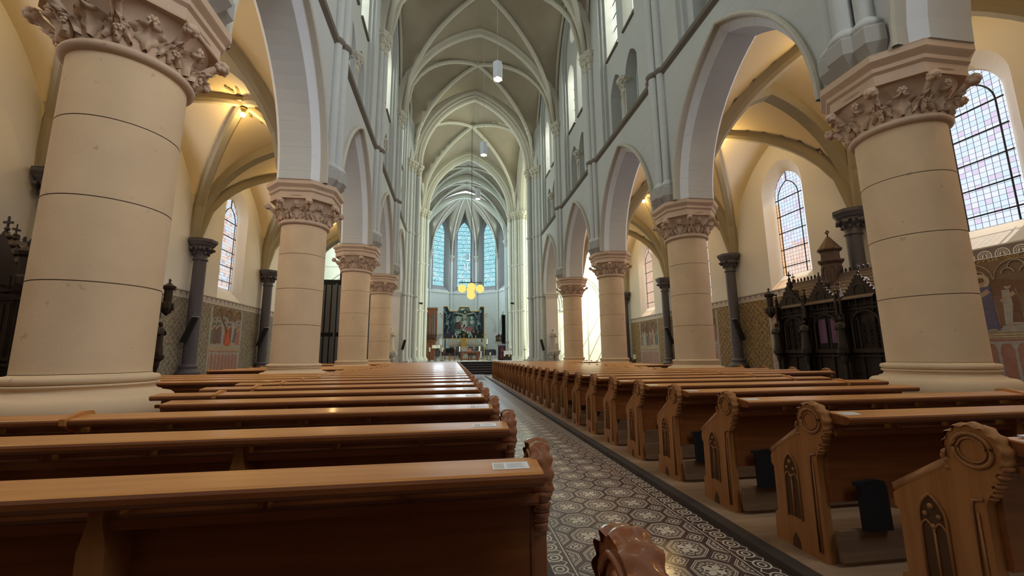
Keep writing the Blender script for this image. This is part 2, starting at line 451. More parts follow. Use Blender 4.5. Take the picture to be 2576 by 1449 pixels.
# aisle walkways beside the outer walls are stone
NW, RC = 5.18, 5.45
def Fs(s): return lambda y, z, off: (CX+s*off, y, z)
def amount(w, R, i): return w-i, sqrt((R-i)**2-(R-w)**2)
AW, AR = 2.60, 4.285; AZ = 5.97
def arch_at(cs, inset, n=14):
    w, h = amount(AW, AR, inset); return [(cs+p[0], p[1]) for p in arc_pts(w, AZ, AZ+h, n)]
ZS = 10.65
def fN(t):
    t = min(abs(t), 1.0); return 16.4+sqrt(max(6.69**2-(t*5.11+1.58)**2, 0))
def nave_wall(s):
    F = Fs(s); mb = MB()
    for k in range(-1, 4):
        y0, y1 = YS(k), YS(k+1); yc = (y0+y1)/2
        a = arch_at(yc, 0)
        mb.mi = 0; panel(mb, [(y0, AZ)]+a+[(y1, AZ), (y1, ZS), (y0, ZS)], [], F, NW)
        bk = arch_at(yc, .22); mb.mi = 3
        panel(mb, [(y0, AZ)]+bk+[(y1, AZ), (y1, 11), (y0, 11)], [], F, 6.27)
        prof = [(5.18, 0, 0), (5.09, -.01, 2), (5.045, .02, 2), (5.03, .06, 2), (5.06, .10, 2), (5.20, .105, 2), (5.22, .135, 2), (5.40, .29, 1), (6.19, .29, 0), (6.27, .22, 1)]
        for (o0, i0, _), (o1, i1, mi) in zip(prof[:-1], prof[1:]):
            mb.mi = mi; mb.strip([[F(p[0], p[1], o0) for p in arch_at(yc, i0)], [F(p[0], p[1], o1) for p in arch_at(yc, i1)]])
        # upper wall: pilaster frame, recessed panel with triforium arches, clerestory lancets and oculus
        mb.mi = 0
        fr = arch_loop(yc, 1.86, ZS, 19.2, 22.75, 10); fr2 = arch_loop(yc, 1.72, ZS, 19.2, 22.55, 10)
        panel(mb, [(y0, ZS)]+fr+[(y1, ZS), (y1, 24), (y0, 24)], [], F, NW)
        mb.strip([[F(p[0], p[1], NW) for p in fr], [F(p[0], p[1], 5.31) for p in fr]])
        mb.strip([[F(p[0], p[1], 5.31) for p in fr], [F(p[0], p[1], 5.31) for p in fr2]])
        mb.strip([[F(p[0], p[1], 5.31) for p in fr2], [F(p[0], p[1], RC) for p in fr2]])
        tri = [arch_loop(yc+d*.80, .60, ZS+.02, 12.75, 13.7, 8) for d in (-1, 1)]
        cle = [(arch_loop(yc+d*.95, .635, 14.93, 18.2, 19.2, 8), arch_loop(yc+d*.95, .50, 15.1, 18.15, 19.0, 8)) for d in (-1, 1)]
        oc = (circle_loop(yc, 21.0, .80, 20), circle_loop(yc, 21.0, .66, 20))
        outer = [(yc-1.8, ZS), (yc+1.8, ZS), (yc+1.8, 24), (yc-1.8, 24)]
        panel(mb, outer, tri+[c[0] for c in cle]+[oc[0]], F, RC)
        for c in tri:
            n = len(c); vs = [F(p[0], p[1], RC) for p in c]+[F(p[0], p[1], 5.95) for p in c]
            mb.add(vs, [(i, (i+1) % n, n+(i+1) % n, n+i) for i in range(n)])
        mb.mi = 4
        for c, d in cle+[oc]:
            n = len(c); vs = [F(p[0], p[1], RC) for p in c]+[F(p[0], p[1], 5.85) for p in d]
            mb.add(vs, [(i, (i+1) % n, n+(i+1) % n, n+i) for i in range(n)])
        mb.mi = 0
        # blind inner arches at the back of the triforium
        for d in (-1, 1):
            panel(mb, [(yc+d*.8-.7, ZS), (yc+d*.8+.7, ZS), (yc+d*.8+.7, 14), (yc+d*.8-.7, 14)], [], F, 5.95)
            L = arch_loop(yc+d*.8, .46, ZS, 12.7, 13.4, 8)
            mb.tube([F(p[0], p[1], 5.93) for p in L], .05, 6)
            mb.box(*sorted((CX+s*5.80, CX+s*5.95)), yc+d*.8-.5, yc+d*.8+.5, 11.6, 11.72)
    mb.mi = 0
    for k in range(0, 4):   # undersides of the arch springings on the abaci
        h = [(5.18, .633), (5.40, .923), (6.19, .923), (6.27, .853)]; y = YS(k)
        P = [F(y-b_, AZ, a_) for a_, b_ in h]+[F(y+b_, AZ, a_) for a_, b_ in reversed(h)]; mb.add(P, [tuple(range(8))])
    # closed outside so no daylight leaks in
    yA, yB = YS(-1)-3.3, YS(-1)
    panel(mb, [(yA, 0), (yB, 0), (yB, 24), (yA, 24)], [], F, NW)
    o = struct(mb.build('wall_nave_'+('left' if s < 0 else 'right'), [M['wall'], M['edge'], M['rib'], M['awall'], M['wall2']]))
    # string course
    mb = MB(); pr = [(5.18, ZS-.2), (5.06, ZS-.13), (5.03, ZS-.05), (5.06, ZS+.02), (5.18, ZS+.07)]
    mb.strip([[F(yA, z, o_) for o_, z in pr], [F(YS(4)-1.0, z, o_) for o_, z in pr]])
    for k in range(-1, 4):   # sloping ledge under the triforium
        yc = YS(k)+B/2
        mb.strip([[F(yc-1.86, ZS+.05, 5.1), F(yc-1.86, ZS+.16, 5.45)], [F(yc+1.86, ZS+.05, 5.1), F(yc+1.86, ZS+.16, 5.45)]])
    struct(mb.build('trim_string_course', M['trim']))
    # dark sills under the clerestory lancets
    mb = MB()
    for k in range(-1, 4):
        for d in (-1, 1):
            yc = YS(k)+B/2+d*.95; mb.box(*sorted((CX+s*5.36, CX+s*5.5)), yc-.66, yc+.66, 14.86, 14.945)
    struct(mb.build('trim_sill', M['trim']))
for s in (-1, 1): nave_wall(s)

# shafts on the nave walls: three in a cluster on carved corbels, capitals under the vault
def carved(mb, c, r0, r1, z0, z1, n, seed=0, sz=.05, sect=(0, 2*pi)):
    """foliage of a small capital: rows of curled leaf lumps"""
    for row in range(2):
        for i in range(n):
            a = sect[0]+(sect[1]-sect[0])*(i+.5*row+.25)/n; t = .40+.42*row; z = z0+(z1-z0)*t; r = r0+(r1-r0)*t*t+sz*.3
            mb.ball((c[0]+r*cos(a), c[1]+r*sin(a), z), sz*(1+.35*row), 6, 4, (1, 1, 1.3))
def wall_shaft(s, k):
    mb = MB(); mb.smooth = True; y = YS(k); X = lambda o: CX+s*o
    spec = [(5.02, 0, .155), (5.12, -.29, .13), (5.12, .29, .13)]
    top = 15.45
    for o, d, r in spec:
        mb.mi = 0; mb.cyl((X(o), y+d, 6.5), (X(o), y+d, top), r, 16, caps=False)
        mb.mi = 1; mb.lathe([(r, ZS-.16), (r+.07, ZS-.1), (r+.09, ZS-.04), (r+.05, ZS+.02), (r, ZS+.05)], (X(o), y+d, 0), 16)
        mb.mi = 0; mb.lathe([(r, 6.75), (r+.06, 6.68), (r+.10, 6.62), (r+.10, 6.56), (r+.04, 6.52)], (X(o), y+d, 0), 16)
        mb.smooth = False; mb.mi = 2
        R = r+.15; lv = [(r+.1, 6.55, 0), (R, 6.49, 0), (R, 6.22, 0), (R*.42, 5.90, .12), (.02, 5.80, .17)]; rows = []
        for rr_, zz, sh in lv: rows.append([(X(o)+s*sh+rr_*cos(pi/6+q*pi/3), y+d+rr_*sin(pi/6+q*pi/3), zz) for q in range(7)])
        mb.strip(rows)
        mb.smooth = True; mb.mi = 3
        mb.lathe([(r, top), (r+.04, top+.02), (r+.04, top+.07), (r, top+.1), (r+.03, top+.35), (r+.12, top+.68), (r+.17, top+.72)], (X(o), y+d, 0), 14)
        carved(mb, (X(o), y+d), r+.02, r+.16, top+.15, top+.85, 8, sz=.05)
        mb.smooth = False
        mb.lathe([(r+.13, top+.70), (r+.19, top+.73), (r+.19, top+.80), (r+.24, top+.86), (r+.24, top+.96), (.01, top+.96)], (X(o), y+d, 0), 8, pi/8, pi/8+2*pi)
        mb.smooth = True
    return struct(mb.build('trim_wall_shaft', [M['wall'], M['trim'], M['corbel'], M['rib']]))
for s in (-1, 1):
    for k in range(0, 4): wall_shaft(s, k)
# little columns between the triforium arches
def tri_col(s, k):
    yc = YS(k)+B/2; x = CX+s*5.50; mb = MB(); mb.smooth = True
    mb.lathe([(.24, ZS+.05), (.24, ZS+.12), (.20, ZS+.2), (.22, ZS+.26), (.16, ZS+.34), (.14, ZS+.36), (.14, 12.2), (.18, 12.22), (.18, 12.28), (.14, 12.3), (.16, 12.5), (.24, 12.70)], (x, yc, 0), 14)
    carved(mb, (x, yc), .14, .25, 12.32, 12.76, 8, sz=.05)
    mb.smooth = False; mb.lathe([(.25, 12.68), (.31, 12.74), (.34, 12.78), (.34, 12.88), (.01, 12.88)], (x, yc, 0), 8, pi/8, pi/8+2*pi)
    mb.prism([(x-.22, yc-.2), (x+.22, yc-.2), (x+.22, yc+.2), (x-.22, yc+.2)], 12.88, 12.95)
    struct(mb.build('trim_triforium_column', [M['rib']]))
for s in (-1, 1):
    for k in range(0, 4): tri_col(s, k)

# windows -------------------------------------------------------------------
wn = [0]
def window(loop, mat, F, off, name='window', bars=(), barw=.02, origin=None, rz=0):
    """leaded pane with its iron bars; built in local coordinates (y across, z up)"""
    wn[0] += 1; root = bpy.data.objects.new('window_%d' % wn[0], None); COL.objects.link(root); root['kind'] = 'structure'
    root.location = origin; root.rotation_euler = (0, 0, rz)
    mb = MB(); panel(mb, loop, [], lambda a, b, o: (o, a, b), 0); mb.build('pane', mat, root)
    if bars:
        mb = MB()
        for b in bars:
            if len(b) == 4: mb.box(-.015, .015, min(b[0], b[1])-(barw if b[0] == b[1] else 0), max(b[0], b[1])+(barw if b[0] == b[1] else 0), min(b[2], b[3])-(barw if b[2] == b[3] else 0), max(b[2], b[3])+(barw if b[2] == b[3] else 0))
            else: mb.tube([(-.01, p[0], p[1]) for p in b[0]], .022, 5)
        mb.build('window_bars', M['blackm'], root)
    return root
for s in (-1, 1):
    for k in range(-1, 4):
        yc = YS(k)+B/2
        for d in (-1, 1):
            window(arch_loop(0, .52, 0, 3.05, 3.95, 8), M['g_clear'], None, 0, bars=[(-.5, .5, z, z) for z in (.7, 1.4, 2.1, 2.8)], barw=.015, origin=(CX+s*5.8, yc+d*.95, 15.08))
        window(circle_loop(0, 0, .68, 20), M['g_clear'], None, 0, bars=[(-.6, .6, .2, .2), (-.6, .6, -.2, -.2)], barw=.012, origin=(CX+s*5.8, yc, 21.0))

# nave vault ------------------------------------------------------------------
def groin(mb, xa, xb, ya, yb, f, nx=16, ny=12):
    rows = []
    for j in range(ny+1):
        v = -1+2*j/ny; y = (ya+yb)/2+v*(yb-ya)/2
        rows.append([( (xa+xb)/2+u*(xb-xa)/2, y, max(f(u), f(v))) for u in [-1+2*i/nx for i in range(nx+1)]])
    mb.strip(rows)
def rib_sweep(mb, pts, dirs, prof):
    """pts along the arch, outward normals in the arch plane, side vector constant"""
    rows = []
    for lat, rad in prof:
        rows.append([tuple(Vector(p)+Vector(d[0])*rad+Vector(d[1])*lat) for p, d in zip(pts, dirs)])
    mb.strip(rows)
def transverse(mb, y, w, zs, zap, prof, n=16, along='x', cx=CX):
    A = arc_pts(w, zs, zap, n); pts = []; dirs = []
    for i, (a, z) in enumerate(A):
        t = Vector((A[min(i+1, len(A)-1)][0]-A[max(i-1, 0)][0], A[min(i+1, len(A)-1)][1]-A[max(i-1, 0)][1])).normalized()
        nrm = (-t.y, t.x)
        if along == 'x': pts.append((cx+a, y, z)); dirs.append(((nrm[0], 0, nrm[1]), (0, 1, 0)))
        else: pts.append((y, cx+a, z)); dirs.append(((0, nrm[0], nrm[1]), (1, 0, 0)))
    rib_sweep(mb, pts, dirs, prof)
BIG = [(-.36, .55), (-.36, .22), (-.30, .16), (-.24, .18), (-.20, .10), (-.15, .02), (-.08, 0), (.08, 0), (.15, .02), (.20, .10), (.24, .18), (.30, .16), (.36, .22), (.36, .55)]
def diag(mb, xa, xb, ya, yb, f, r=.13, drop=.06, n=22):
    for sy in (1, -1):
        P = []
        for i in range(n+1):
            t = -1+2*i/n; P.append(((xa+xb)/2+t*(xb-xa)/2, (ya+yb)/2+sy*t*(yb-ya)/2, f(t)-drop))
        mb.tube(P, r, 6)
def diag_flat(mb, xa, xb, ya, yb, f, w=.17, h=.24, n=22):
    for sy in (1, -1):
        pts = []; dirs = []
        for i in range(n+1):
            t = -1+2*i/n; pts.append(Vector(((xa+xb)/2+t*(xb-xa)/2, (ya+yb)/2+sy*t*(yb-ya)/2, f(t)-h)))
        lat = Vector((-(yb-ya)*sy, (xb-xa), 0)).normalized()
        for i in range(n+1):
            tg = (pts[min(i+1, n)]-pts[max(i-1, 0)]).normalized(); nm = tg.cross(lat); nm = nm if nm.z > 0 or abs(nm.z) < .02 else -nm; dirs.append((nm, lat))
        rib_sweep(mb, pts, dirs, [(-w, h+.12), (-w, h*.45), (-w*.55, 0), (w*.55, 0), (w, h*.45), (w, h+.12)])
def keystone(mb, x, y, z, r=.28):
    mb.lathe([(.08, z-.22), (r*.7, z-.2), (r, z-.12), (r, z), (r*.6, z+.1)], (x, y, 0), 12)
for k in range(-1, 4):
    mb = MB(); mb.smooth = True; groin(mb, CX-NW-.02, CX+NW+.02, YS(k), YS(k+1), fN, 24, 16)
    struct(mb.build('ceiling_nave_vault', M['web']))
mb = MB(); mb.smooth = True
for k in range(-1, 4):
    ya, yb = YS(k), YS(k+1); diag(mb, CX-4.9, CX+4.9, ya+.15, yb-.15, fN, .15, .02); keystone(mb, CX, (ya+yb)/2, 23.0)
    for s in (-1, 1):
        mb.tube([(CX+s*5.06, (ya+yb)/2+t*B/2, fN(t)-.08) for t in [-1+i/12 for i in range(25)]], .10, 6)
struct(mb.build('trim_vault_ribs', M['rib']))
mb = MB()
for k in range(-1, 4): transverse(mb, YS(k), 4.82, 16.4, 22.6, BIG)
struct(mb.build('trim_transverse_arch', M['rib']))

# aisles ----------------------------------------------------------------------
AO, AI = 12.35, 6.27
AC, AH = (AO+AI)/2, (AO-AI)/2
def fA(t):
    t = min(abs(t), 1.0); w, h = 3.04, 4.55; c = (h*h-w*w)/(2*w); R = w+c
    return 6.1+sqrt(max(R*R-(t*w+c)**2, 0))
def aisle(s):
    nm = 'left' if s < 0 else 'right'; F = Fs(s); mb = MB()
    outer = [(YS(-1)-3.3, -.02), (YS(4)+.2, -.02), (YS(4)+.2, 11.2), (YS(-1)-3.3, 11.2)]
    holes = []
    for k in range(-1, 4):
        yc = YS(k)+B/2
        holes.append((arch_loop(yc, 1.10, 4.05, 8.35, 9.62, 10), arch_loop(yc, .71, 4.63, 8.2, 9.16, 10)))
    panel(mb, outer, holes, F, AO, 12.72)
    struct(mb.build('wall_aisle_'+nm, M['awall']))
    for k in range(-1, 4):
        yc = YS(k)+B/2
        mat = M['g_aisleL'] if s < 0 else {0: M['g_aisle'], 1: M['g_aisle2'], 3: M['g_aisle3']}.get(k, M['g_aisle3'])
        bars = [(-.7, .7, z, z) for z in (.37, 1.12, 1.87, 2.62, 3.37)]+[((arch_loop(0, .54, 0, 3.35, 4.1, 8),)), (-.54+.54, 0, 4.1, 4.5)]
        window(arch_loop(0, .72, 0, 3.57, 4.54, 10), mat, None, 0, bars=bars, barw=.018, origin=(CX+s*12.68, yc, 4.62))
    mb = MB(); mb.smooth = True
    for k in range(-1, 4): groin(mb, *sorted((CX+s*AI, CX+s*AO)), YS(k), YS(k+1), fA, 16, 16)
    struct(mb.build('ceiling_aisle_'+nm, M['aweb']))
    mb = MB(); AP = [(-.31, .7), (-.31, .16), (-.20, 0), (.20, 0), (.31, .16), (.31, .7)]
    for k in range(0, 5): transverse(mb, YS(k)+(-.1 if k == 4 else 0), 2.92, 6.1, 10.22, AP, cx=CX+s*AC)
    struct(mb.build('trim_aisle_arch', M['arib']))
    mb = MB()
    for k in range(-1, 4):
        diag_flat(mb, CX+s*(AI+.12), CX+s*(AO-.12), YS(k)+.14, YS(k+1)-.14, fA)
        mb.lathe([(.16, fA(0)-.2), (.36, fA(0)-.2), (.38, fA(0)-.08), (.2, fA(0)+.05)], (CX+s*AC, YS(k)+B/2, 0), 14)
    struct(mb.build('trim_aisle_ribs', M['arib']))
    # painted dado, frieze
    mb = MB(); x0, x1 = sorted((CX+s*(AO-.012), CX+s*AO)); mb.box(x0, x1, YS(-1)-3, YS(4)-.3, -.02, 3.72)
    struct(mb.build('trim_dado_'+nm, M['paperL' if s < 0 else 'paperR']))
    mb = MB(); x0, x1 = sorted((CX+s*(AO-.02), CX+s*AO)); mb.box(x0, x1, YS(-1)-3, YS(4)-.3, 3.72, 4.04)
    struct(mb.build('trim_frieze_'+nm, M['frieze']))
    # sprays of painted leaves around the boss
    mb = MB()
    for k in range(-1, 4):
        for q in range(4):
            a = pi/4*0+pi/2*q+.0; cxx, cyy = CX+s*AC, YS(k)+B/2
            for j in range(7):
                d = .62+.13*(j//2)+.1*(j == 6)*4; off = (.0 if j == 6 else (.10 if j % 2 else -.10)*(1+.35*(j//2)))
                ux, uy = cos(a), sin(a); px, py = cxx+ux*d-uy*off, cyy+uy*d+ux*off
                tt = max(-1, min(1, (px-cxx)/AH)), max(-1, min(1, (py-cyy)/(B/2)))
                z = max(fA(tt[0]), fA(tt[1]))-.03
                mb.ball((px, py, z), .085, 6, 4, (1.3 if abs(ux) > .5 else .6, 1.3 if abs(uy) > .5 else .6, .15))
    struct(mb.build('trim_painted_leaves_'+nm, plain('leaf_paint', (.36, .30, .17), .9)))
for s in (-1, 1): aisle(s)

# west wall, closing walls above the aisles, ceilings seen by nobody keep the light out
mb = MB(); mb.box(-12, 15.5, -4.5, -4.25, -.3, 24.5); struct(mb.build('wall_west', M['wall2']))
# ------------------------------------------------------------------ crossing, transepts, choir and apse
PZ = .85
YW, YE = 31.36, 42.2
def wall_x(mb, outer, holes, y, y1=None):      # wall facing along y, coordinates (x,z)
    panel(mb, outer, holes, lambda a, b, o: (a, o, b), y, y1)
ORD = [(-.55, 1.6), (-.55, .50), (-.50, .42), (-.44, .42), (-.40, .34), (-.40, .24), (-.30, .22), (-.24, .08), (-.16, 0), (.16, 0), (.24, .08), (.30, .22), (.40, .24), (.40, .34), (.44, .42), (.50, .42), (.55, .50), (.55, 1.6)]
def cross_arch(y, cx=CX):
    mb = MB(); transverse(mb, y, 4.15, 16.3, 22.25, ORD, n=18, cx=cx)
    A = [(cx+p[0]*1.17, p[1]+.5) for p in arc_pts(4.15, 15.8, 21.85, 14)]
    wall_x(mb, [(cx-6.4, 16.0)]+A+[(cx+6.4, 16.0), (cx+6.4, 25), (cx-6.4, 25)], [], y+.0)
    return struct(mb.build('trim_crossing_arch', M['rib']))
cross_arch(YW+.35); cross_arch(YE+.2, 1.6)
for s in (-1, 1):
    mb = MB(); transverse(mb, CX+s*5.5, 4.5, 16.3, 22.2, ORD, n=16, along='y', cx=36.8)
    struct(mb.build('trim_crossing_arch', M['rib']))
mb = MB(); mb.smooth = True
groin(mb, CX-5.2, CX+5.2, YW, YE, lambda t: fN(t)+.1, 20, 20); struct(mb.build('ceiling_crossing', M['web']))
mb = MB(); diag(mb, CX-4.9, CX+4.9, YW+.4, YE-.4, fN, .17, .0); keystone(mb, CX, 36.8, 23.0, .4); struct(mb.build('trim_crossing_ribs', M['rib']))

def pier_shaft(mb, x, y, r, z0, ztop, n=16, bands=(5.75, 10.55)):
    mb.smooth = True; mb.mi = 0
    mb.lathe([(r*1.9, z0), (r*1.9, z0+.10), (r*1.75, z0+.16), (r*1.35, z0+.22), (r*1.5, z0+.28), (r*1.2, z0+.34), (r, z0+.38), (r, ztop)], (x, y, 0), n)
    for b in bands: mb.lathe([(r, b-.12), (r+.05, b-.08), (r+.07, b-.02), (r+.03, b+.04), (r, b+.07)], (x, y, 0), n)
    mb.mi = 1
    mb.lathe([(r, ztop-.9), (r+.04, ztop-.87), (r+.04, ztop-.82), (r, ztop-.79), (r+.03, ztop-.5), (r+.12, ztop-.2)], (x, y, 0), n)
    carved(mb, (x, y), r+.02, r+.15, ztop-.72, ztop-.05, 8, sz=.055)
    mb.smooth = False; mb.lathe([(r+.12, ztop-.2), (r+.20, ztop-.14), (r+.25, ztop-.06), (r+.25, ztop), (.01, ztop)], (x, y, 0), 8, pi/8, pi/8+2*pi)
def crossing_pier(s, east):
    X = lambda o: CX+s*o; mb = MB(); d = -1 if east else 1; y0 = YE if east else YW
    # stepped core
    core = [(4.75, y0+.95*d*-1 if False else y0-.35), (4.75, y0+.75), (5.1, y0+1.1), (6.3, y0+1.1), (6.3, y0-.8), (5.15, y0-.8)]
    mb.prism([(X(a), b) for a, b in core], 0, 25)
    z0 = PZ if (east or True) else 0
    sh = [(4.45, y0+.35, .22), (4.72, y0-.15, .13), (4.95, y0-.42, .17), (4.72, y0+.85, .13), (5.2, y0+1.15, .2), (5.12, y0-.72, .11)]
    if east: sh = [(4.35, y0+.1, .19), (4.62, y0-.32, .13), (4.85, y0-.62, .18), (5.15, y0-.85, .13), (5.5, y0-1.0, .27), (5.88, y0-.88, .13), (6.15, y0-.75, .15), (4.5, y0+.7, .15)]
    for a, b, r in sh: pier_shaft(mb, X(a), b, r, z0, 16.2)
    mb.smooth = False; mb.mi = 0
    mb.box(*sorted((X(4.7), X(6.35))), y0-.85, y0+1.15, .0, PZ+.12)
    return struct(mb.build('wall_crossing_pier_'+('east' if east else 'west'), [M['wall2'] if east else M['wall'], M['rib']]))
for s in (-1, 1):
    crossing_pier(s, 0); crossing_pier(s, 1)
    # flat respond of the nave arcade with its impost
    X = lambda o: CX+s*o; mb = MB()
    mb.box(*sorted((X(5.38), X(6.27))), 30.43, 31.4, 0, AZ-.02)
    mb.mi = 1
    for dz, e in ((5.55, .03), (5.68, .07), (5.82, .11)): mb.box(*sorted((X(5.38-e), X(6.27+e))), 30.43-e, 31.4, dz, dz+.13 if dz < 5.8 else AZ)
    struct(mb.build('wall_respond', [M['awall'], M['wall2']]))
    # transept
    mb = MB()
    aw = [(X(AC)+p[0], p[1]) for p in arch_loop(0, 2.92, 0, 6.1, 10.22, 12)]
    o = [(X(5.2), 0), (X(16), 0), (X(16), 24), (X(5.2), 24)]
    wall_x(mb, o, [aw], YW+.12); wall_x(mb, o, [aw], YW+.62)
    mb.mi = 1; wall_x(mb, [(X(5.4), 0), (X(16), 0), (X(16), 24), (X(5.4), 24)], [], YE)
    # end wall with its tall window
    mb.mi = 0; F = Fs(s); hole = arch_loop(36.8, 3.0, 4.6, 12.5, 17.5, 10)
    panel(mb, [(YW, 0), (YE, 0), (YE, 24), (YW, 24)], [hole], F, 16, 16.15)
    # blind arch mouldings and shafts on the east wall of the transept
    for cx_, w in ((8.2, 1.7), (12.7, 1.7)):
        L = [(X(cx_)+p[0], p[1]) for p in arch_loop(0, w, 6.0, 6.4, 9.4, 10)]; mb.tube([(p[0], YE-.03, p[1]) for p in L], .09, 6)
        L = [(X(cx_)+p[0], p[1]) for p in arch_loop(0, w-.3, 6.0, 6.4, 8.95, 10)]; mb.tube([(p[0], YE-.03, p[1]) for p in L], .05, 6)
        mb.box(*sorted((X(cx_-w-.2), X(cx_-w+.35))), YE-.22, YE, 5.85, 6.0); mb.box(*sorted((X(cx_+w-.35), X(cx_+w+.2))), YE-.22, YE, 5.85, 6.0)
    for q in (10.45, 15.6, 11.0):
        pier_shaft(mb, X(q), YE-.1, .13, .0, 16.2)
    mb.mi = 1; mb.smooth = False
    mb.box(*sorted((X(5.4), X(16))), YE-.1, YE, 10.1, 10.28)
    struct(mb.build('wall_transept_'+('left' if s < 0 else 'right'), [M['wall2'], M['wall2']]))
    mb = MB(); mb.smooth = True; groin(mb, *sorted((X(5.2), X(16))), YW, YE, fN, 18, 18); struct(mb.build('ceiling_transept', M['web']))
    window(arch_loop(0, 3.0, 0, 7.9, 12.9, 10), M['g_clear'], None, 0, bars=[(-3, 3, z, z) for z in (1.5, 3, 4.5, 6, 7.5, 9)]+[(-1, -1, 0, 10.5), (1, 1, 0, 10.5)], barw=.06, origin=(X(16.08), 36.8, 4.6))

# steps and platform
mb = MB(); mb.mi = 0
for i in range(5):
    mb.mi = 0; mb.box(-4.0, 7.2, 29.95+.28*i, 60, .17*i-.02, .17*(i+1)); 
    mb.mi = 1; mb.box(-4.0, 7.2, 29.945+.28*i, 29.99+.28*i, .17*(i+1)-.018, .17*(i+1)+.003)
struct(mb.build('floor_chancel_steps', [M['blackstep'], M['stepedge']]))
mb = MB(); mb.box(-6, 9.2, 31.45, 60, .80, PZ+.012); struct(mb.build('floor_chancel', plain('pale_floor', (.42, .40, .36), .35)))

# choir side walls and vault
AXC, AYC, AR_ = 1.5, 51.6, 5.66
def fC(t):
    t = min(abs(t), 1.0); w, h = 5.4, 6.6; c = (h*h-w*w)/(2*w); R = w+c
    return 15.9+sqrt(max(R*R-(t*w+c)**2, 0))
for s in (-1, 1):
    mb = MB(); F = lambda y, z, off, s=s: (AXC+s*off, y, z)
    holes = []; 
    for yc in (44.55, 49.25): holes.append((arch_loop(yc, 1.15, 10.3, 17.6, 20.4, 8), arch_loop(yc, .85, 10.75, 17.6, 19.9, 8)))
    panel(mb, [(YE+.8, PZ-.1), (AYC, PZ-.1), (AYC, 24), (YE+.8, 24)], holes, F, 5.35, 5.75)
    for yc in (44.55, 49.25):
        mb.tube([F(a, b, 5.33) for a, b in arch_loop(yc, 1.3, 4.5, 5.0, 7.0, 8)], .08, 6); mb.tube([F(a, b, 5.33) for a, b in arch_loop(yc, 1.05, 4.5, 5.0, 6.7, 8)], .05, 6)
    mb.box(*sorted((AXC+s*5.27, AXC+s*5.36)), YE+.8, AYC, 9.68, 9.82)
    for y in (46.9, 51.5):
        for d in (-.25, 0, .25): pier_shaft(mb, AXC+s*(5.25 if d else 5.12), y+d, .12, PZ, 15.9, 12, (9.75,))
    struct(mb.build('wall_choir_'+('left' if s < 0 else 'right'), [M['wall2'], M['rib']]))
    for yc in (44.55, 49.25): window(arch_loop(0, .86, 0, 6.85, 9.2, 8), M['g_apse'], None, 0, bars=[(-.85, .85, z*.6, z*.6) for z in range(1, 14)], barw=.02, origin=(AXC+s*5.7, yc, 10.72))
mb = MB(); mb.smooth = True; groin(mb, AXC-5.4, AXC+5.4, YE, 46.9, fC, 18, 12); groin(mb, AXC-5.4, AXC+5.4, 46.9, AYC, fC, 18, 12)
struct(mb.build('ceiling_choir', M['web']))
mb = MB()
for y in (46.9, AYC): transverse(mb, y, 5.0, 15.9, 21.9 if y < 50 else 21.5, BIG, cx=AXC)
diag(mb, AXC-5.2, AXC+5.2, YE+.3, 46.9, fC, .13, .0); diag(mb, AXC-5.2, AXC+5.2, 46.9, AYC, fC, .13, .0); keystone(mb, AXC, 44.55, 22.45); keystone(mb, AXC, 49.25, 22.45)
struct(mb.build('trim_choir_ribs', M['rib']))
# apse
def gA(t):
    t = min(abs(t), 1.0); w, h = 5.4, 7.3; c = (h*h-w*w)/(2*w); R = w+c
    return 14.6+sqrt(max(R*R-(t*w+c)**2, 0))
def lA(u):
    u = min(abs(u), 1.0); w, h = 1.75, 6.3; c = (h*h-w*w)/(2*w); R = w+c
    return 14.6+sqrt(max(R*R-(u*w+c)**2, 0))
vert = [(AXC+AR_*sin(math.radians(a)), AYC+AR_*cos(math.radians(a))) for a in (-90, -54, -18, 18, 54, 90)]
mbw = MB(); mbv = MB(); mbv.smooth = True
for i in range(5):
    a, b = Vector(vert[i]), Vector(vert[i+1]); mid = (a+b)/2; t = (b-a).normalized(); nrm = Vector((mid.x-AXC, mid.y-AYC)).normalized(); L = (b-a).length/2
    F = lambda u, z, off: (mid.x+t.x*u+nrm.x*off, mid.y+t.y*u+nrm.y*off, z)
    hole = (arch_loop(0, 1.28, 10.1, 18.0, 20.75, 10), arch_loop(0, .90, 10.75, 18.2, 20.1, 10))
    panel(mbw, [(-L, PZ-.1), (L, PZ-.1), (L, 22), (-L, 22)], [hole[0]], F, 0)
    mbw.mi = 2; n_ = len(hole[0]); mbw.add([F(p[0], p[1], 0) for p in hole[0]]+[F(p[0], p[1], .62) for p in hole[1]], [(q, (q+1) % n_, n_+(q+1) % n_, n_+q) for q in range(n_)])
    mbw.tube([F(p[0], p[1], -.03) for p in arch_loop(0, 1.36, 10.02, 18.0, 20.9, 10)], .09, 6); mbw.mi = 0
    mbw.tube([F(p[0], p[1], -.02) for p in arch_loop(0, 1.30, 4.3, 4.8, 7.0, 8)], .085, 6); mbw.tube([F(p[0], p[1], -.02) for p in arch_loop(0, 1.02, 4.3, 4.8, 6.6, 8)], .05, 6)
    mbw.box(-L, L, -.09, .02, 9.66, 9.82, Matrix(((t.x, nrm.x, 0, mid.x), (t.y, nrm.y, 0, mid.y), (0, 0, 1, 0), (0, 0, 0, 1))))
    rows = []
    for j in range(13):
        v = j/12; rows.append([])
        for q in range(17):
            u = -1+q/8; base = mid+t*(L*u); p = base*(1-v)+Vector((AXC, AYC+.25))*v
            rows[-1].append((p.x, p.y, max(gA(1-v), lA(u))))
    mbv.strip(rows)
    g = window(arch_loop(0, .91, 0, 7.47, 9.36, 10), M['g_apse'], None, 0, bars=[(-.9, .9, z*.62, z*.62) for z in range(1, 15)], barw=.022, origin=(mid.x+nrm.x*.6, mid.y+nrm.y*.6, 10.73), rz=math.atan2(nrm.y, nrm.x))
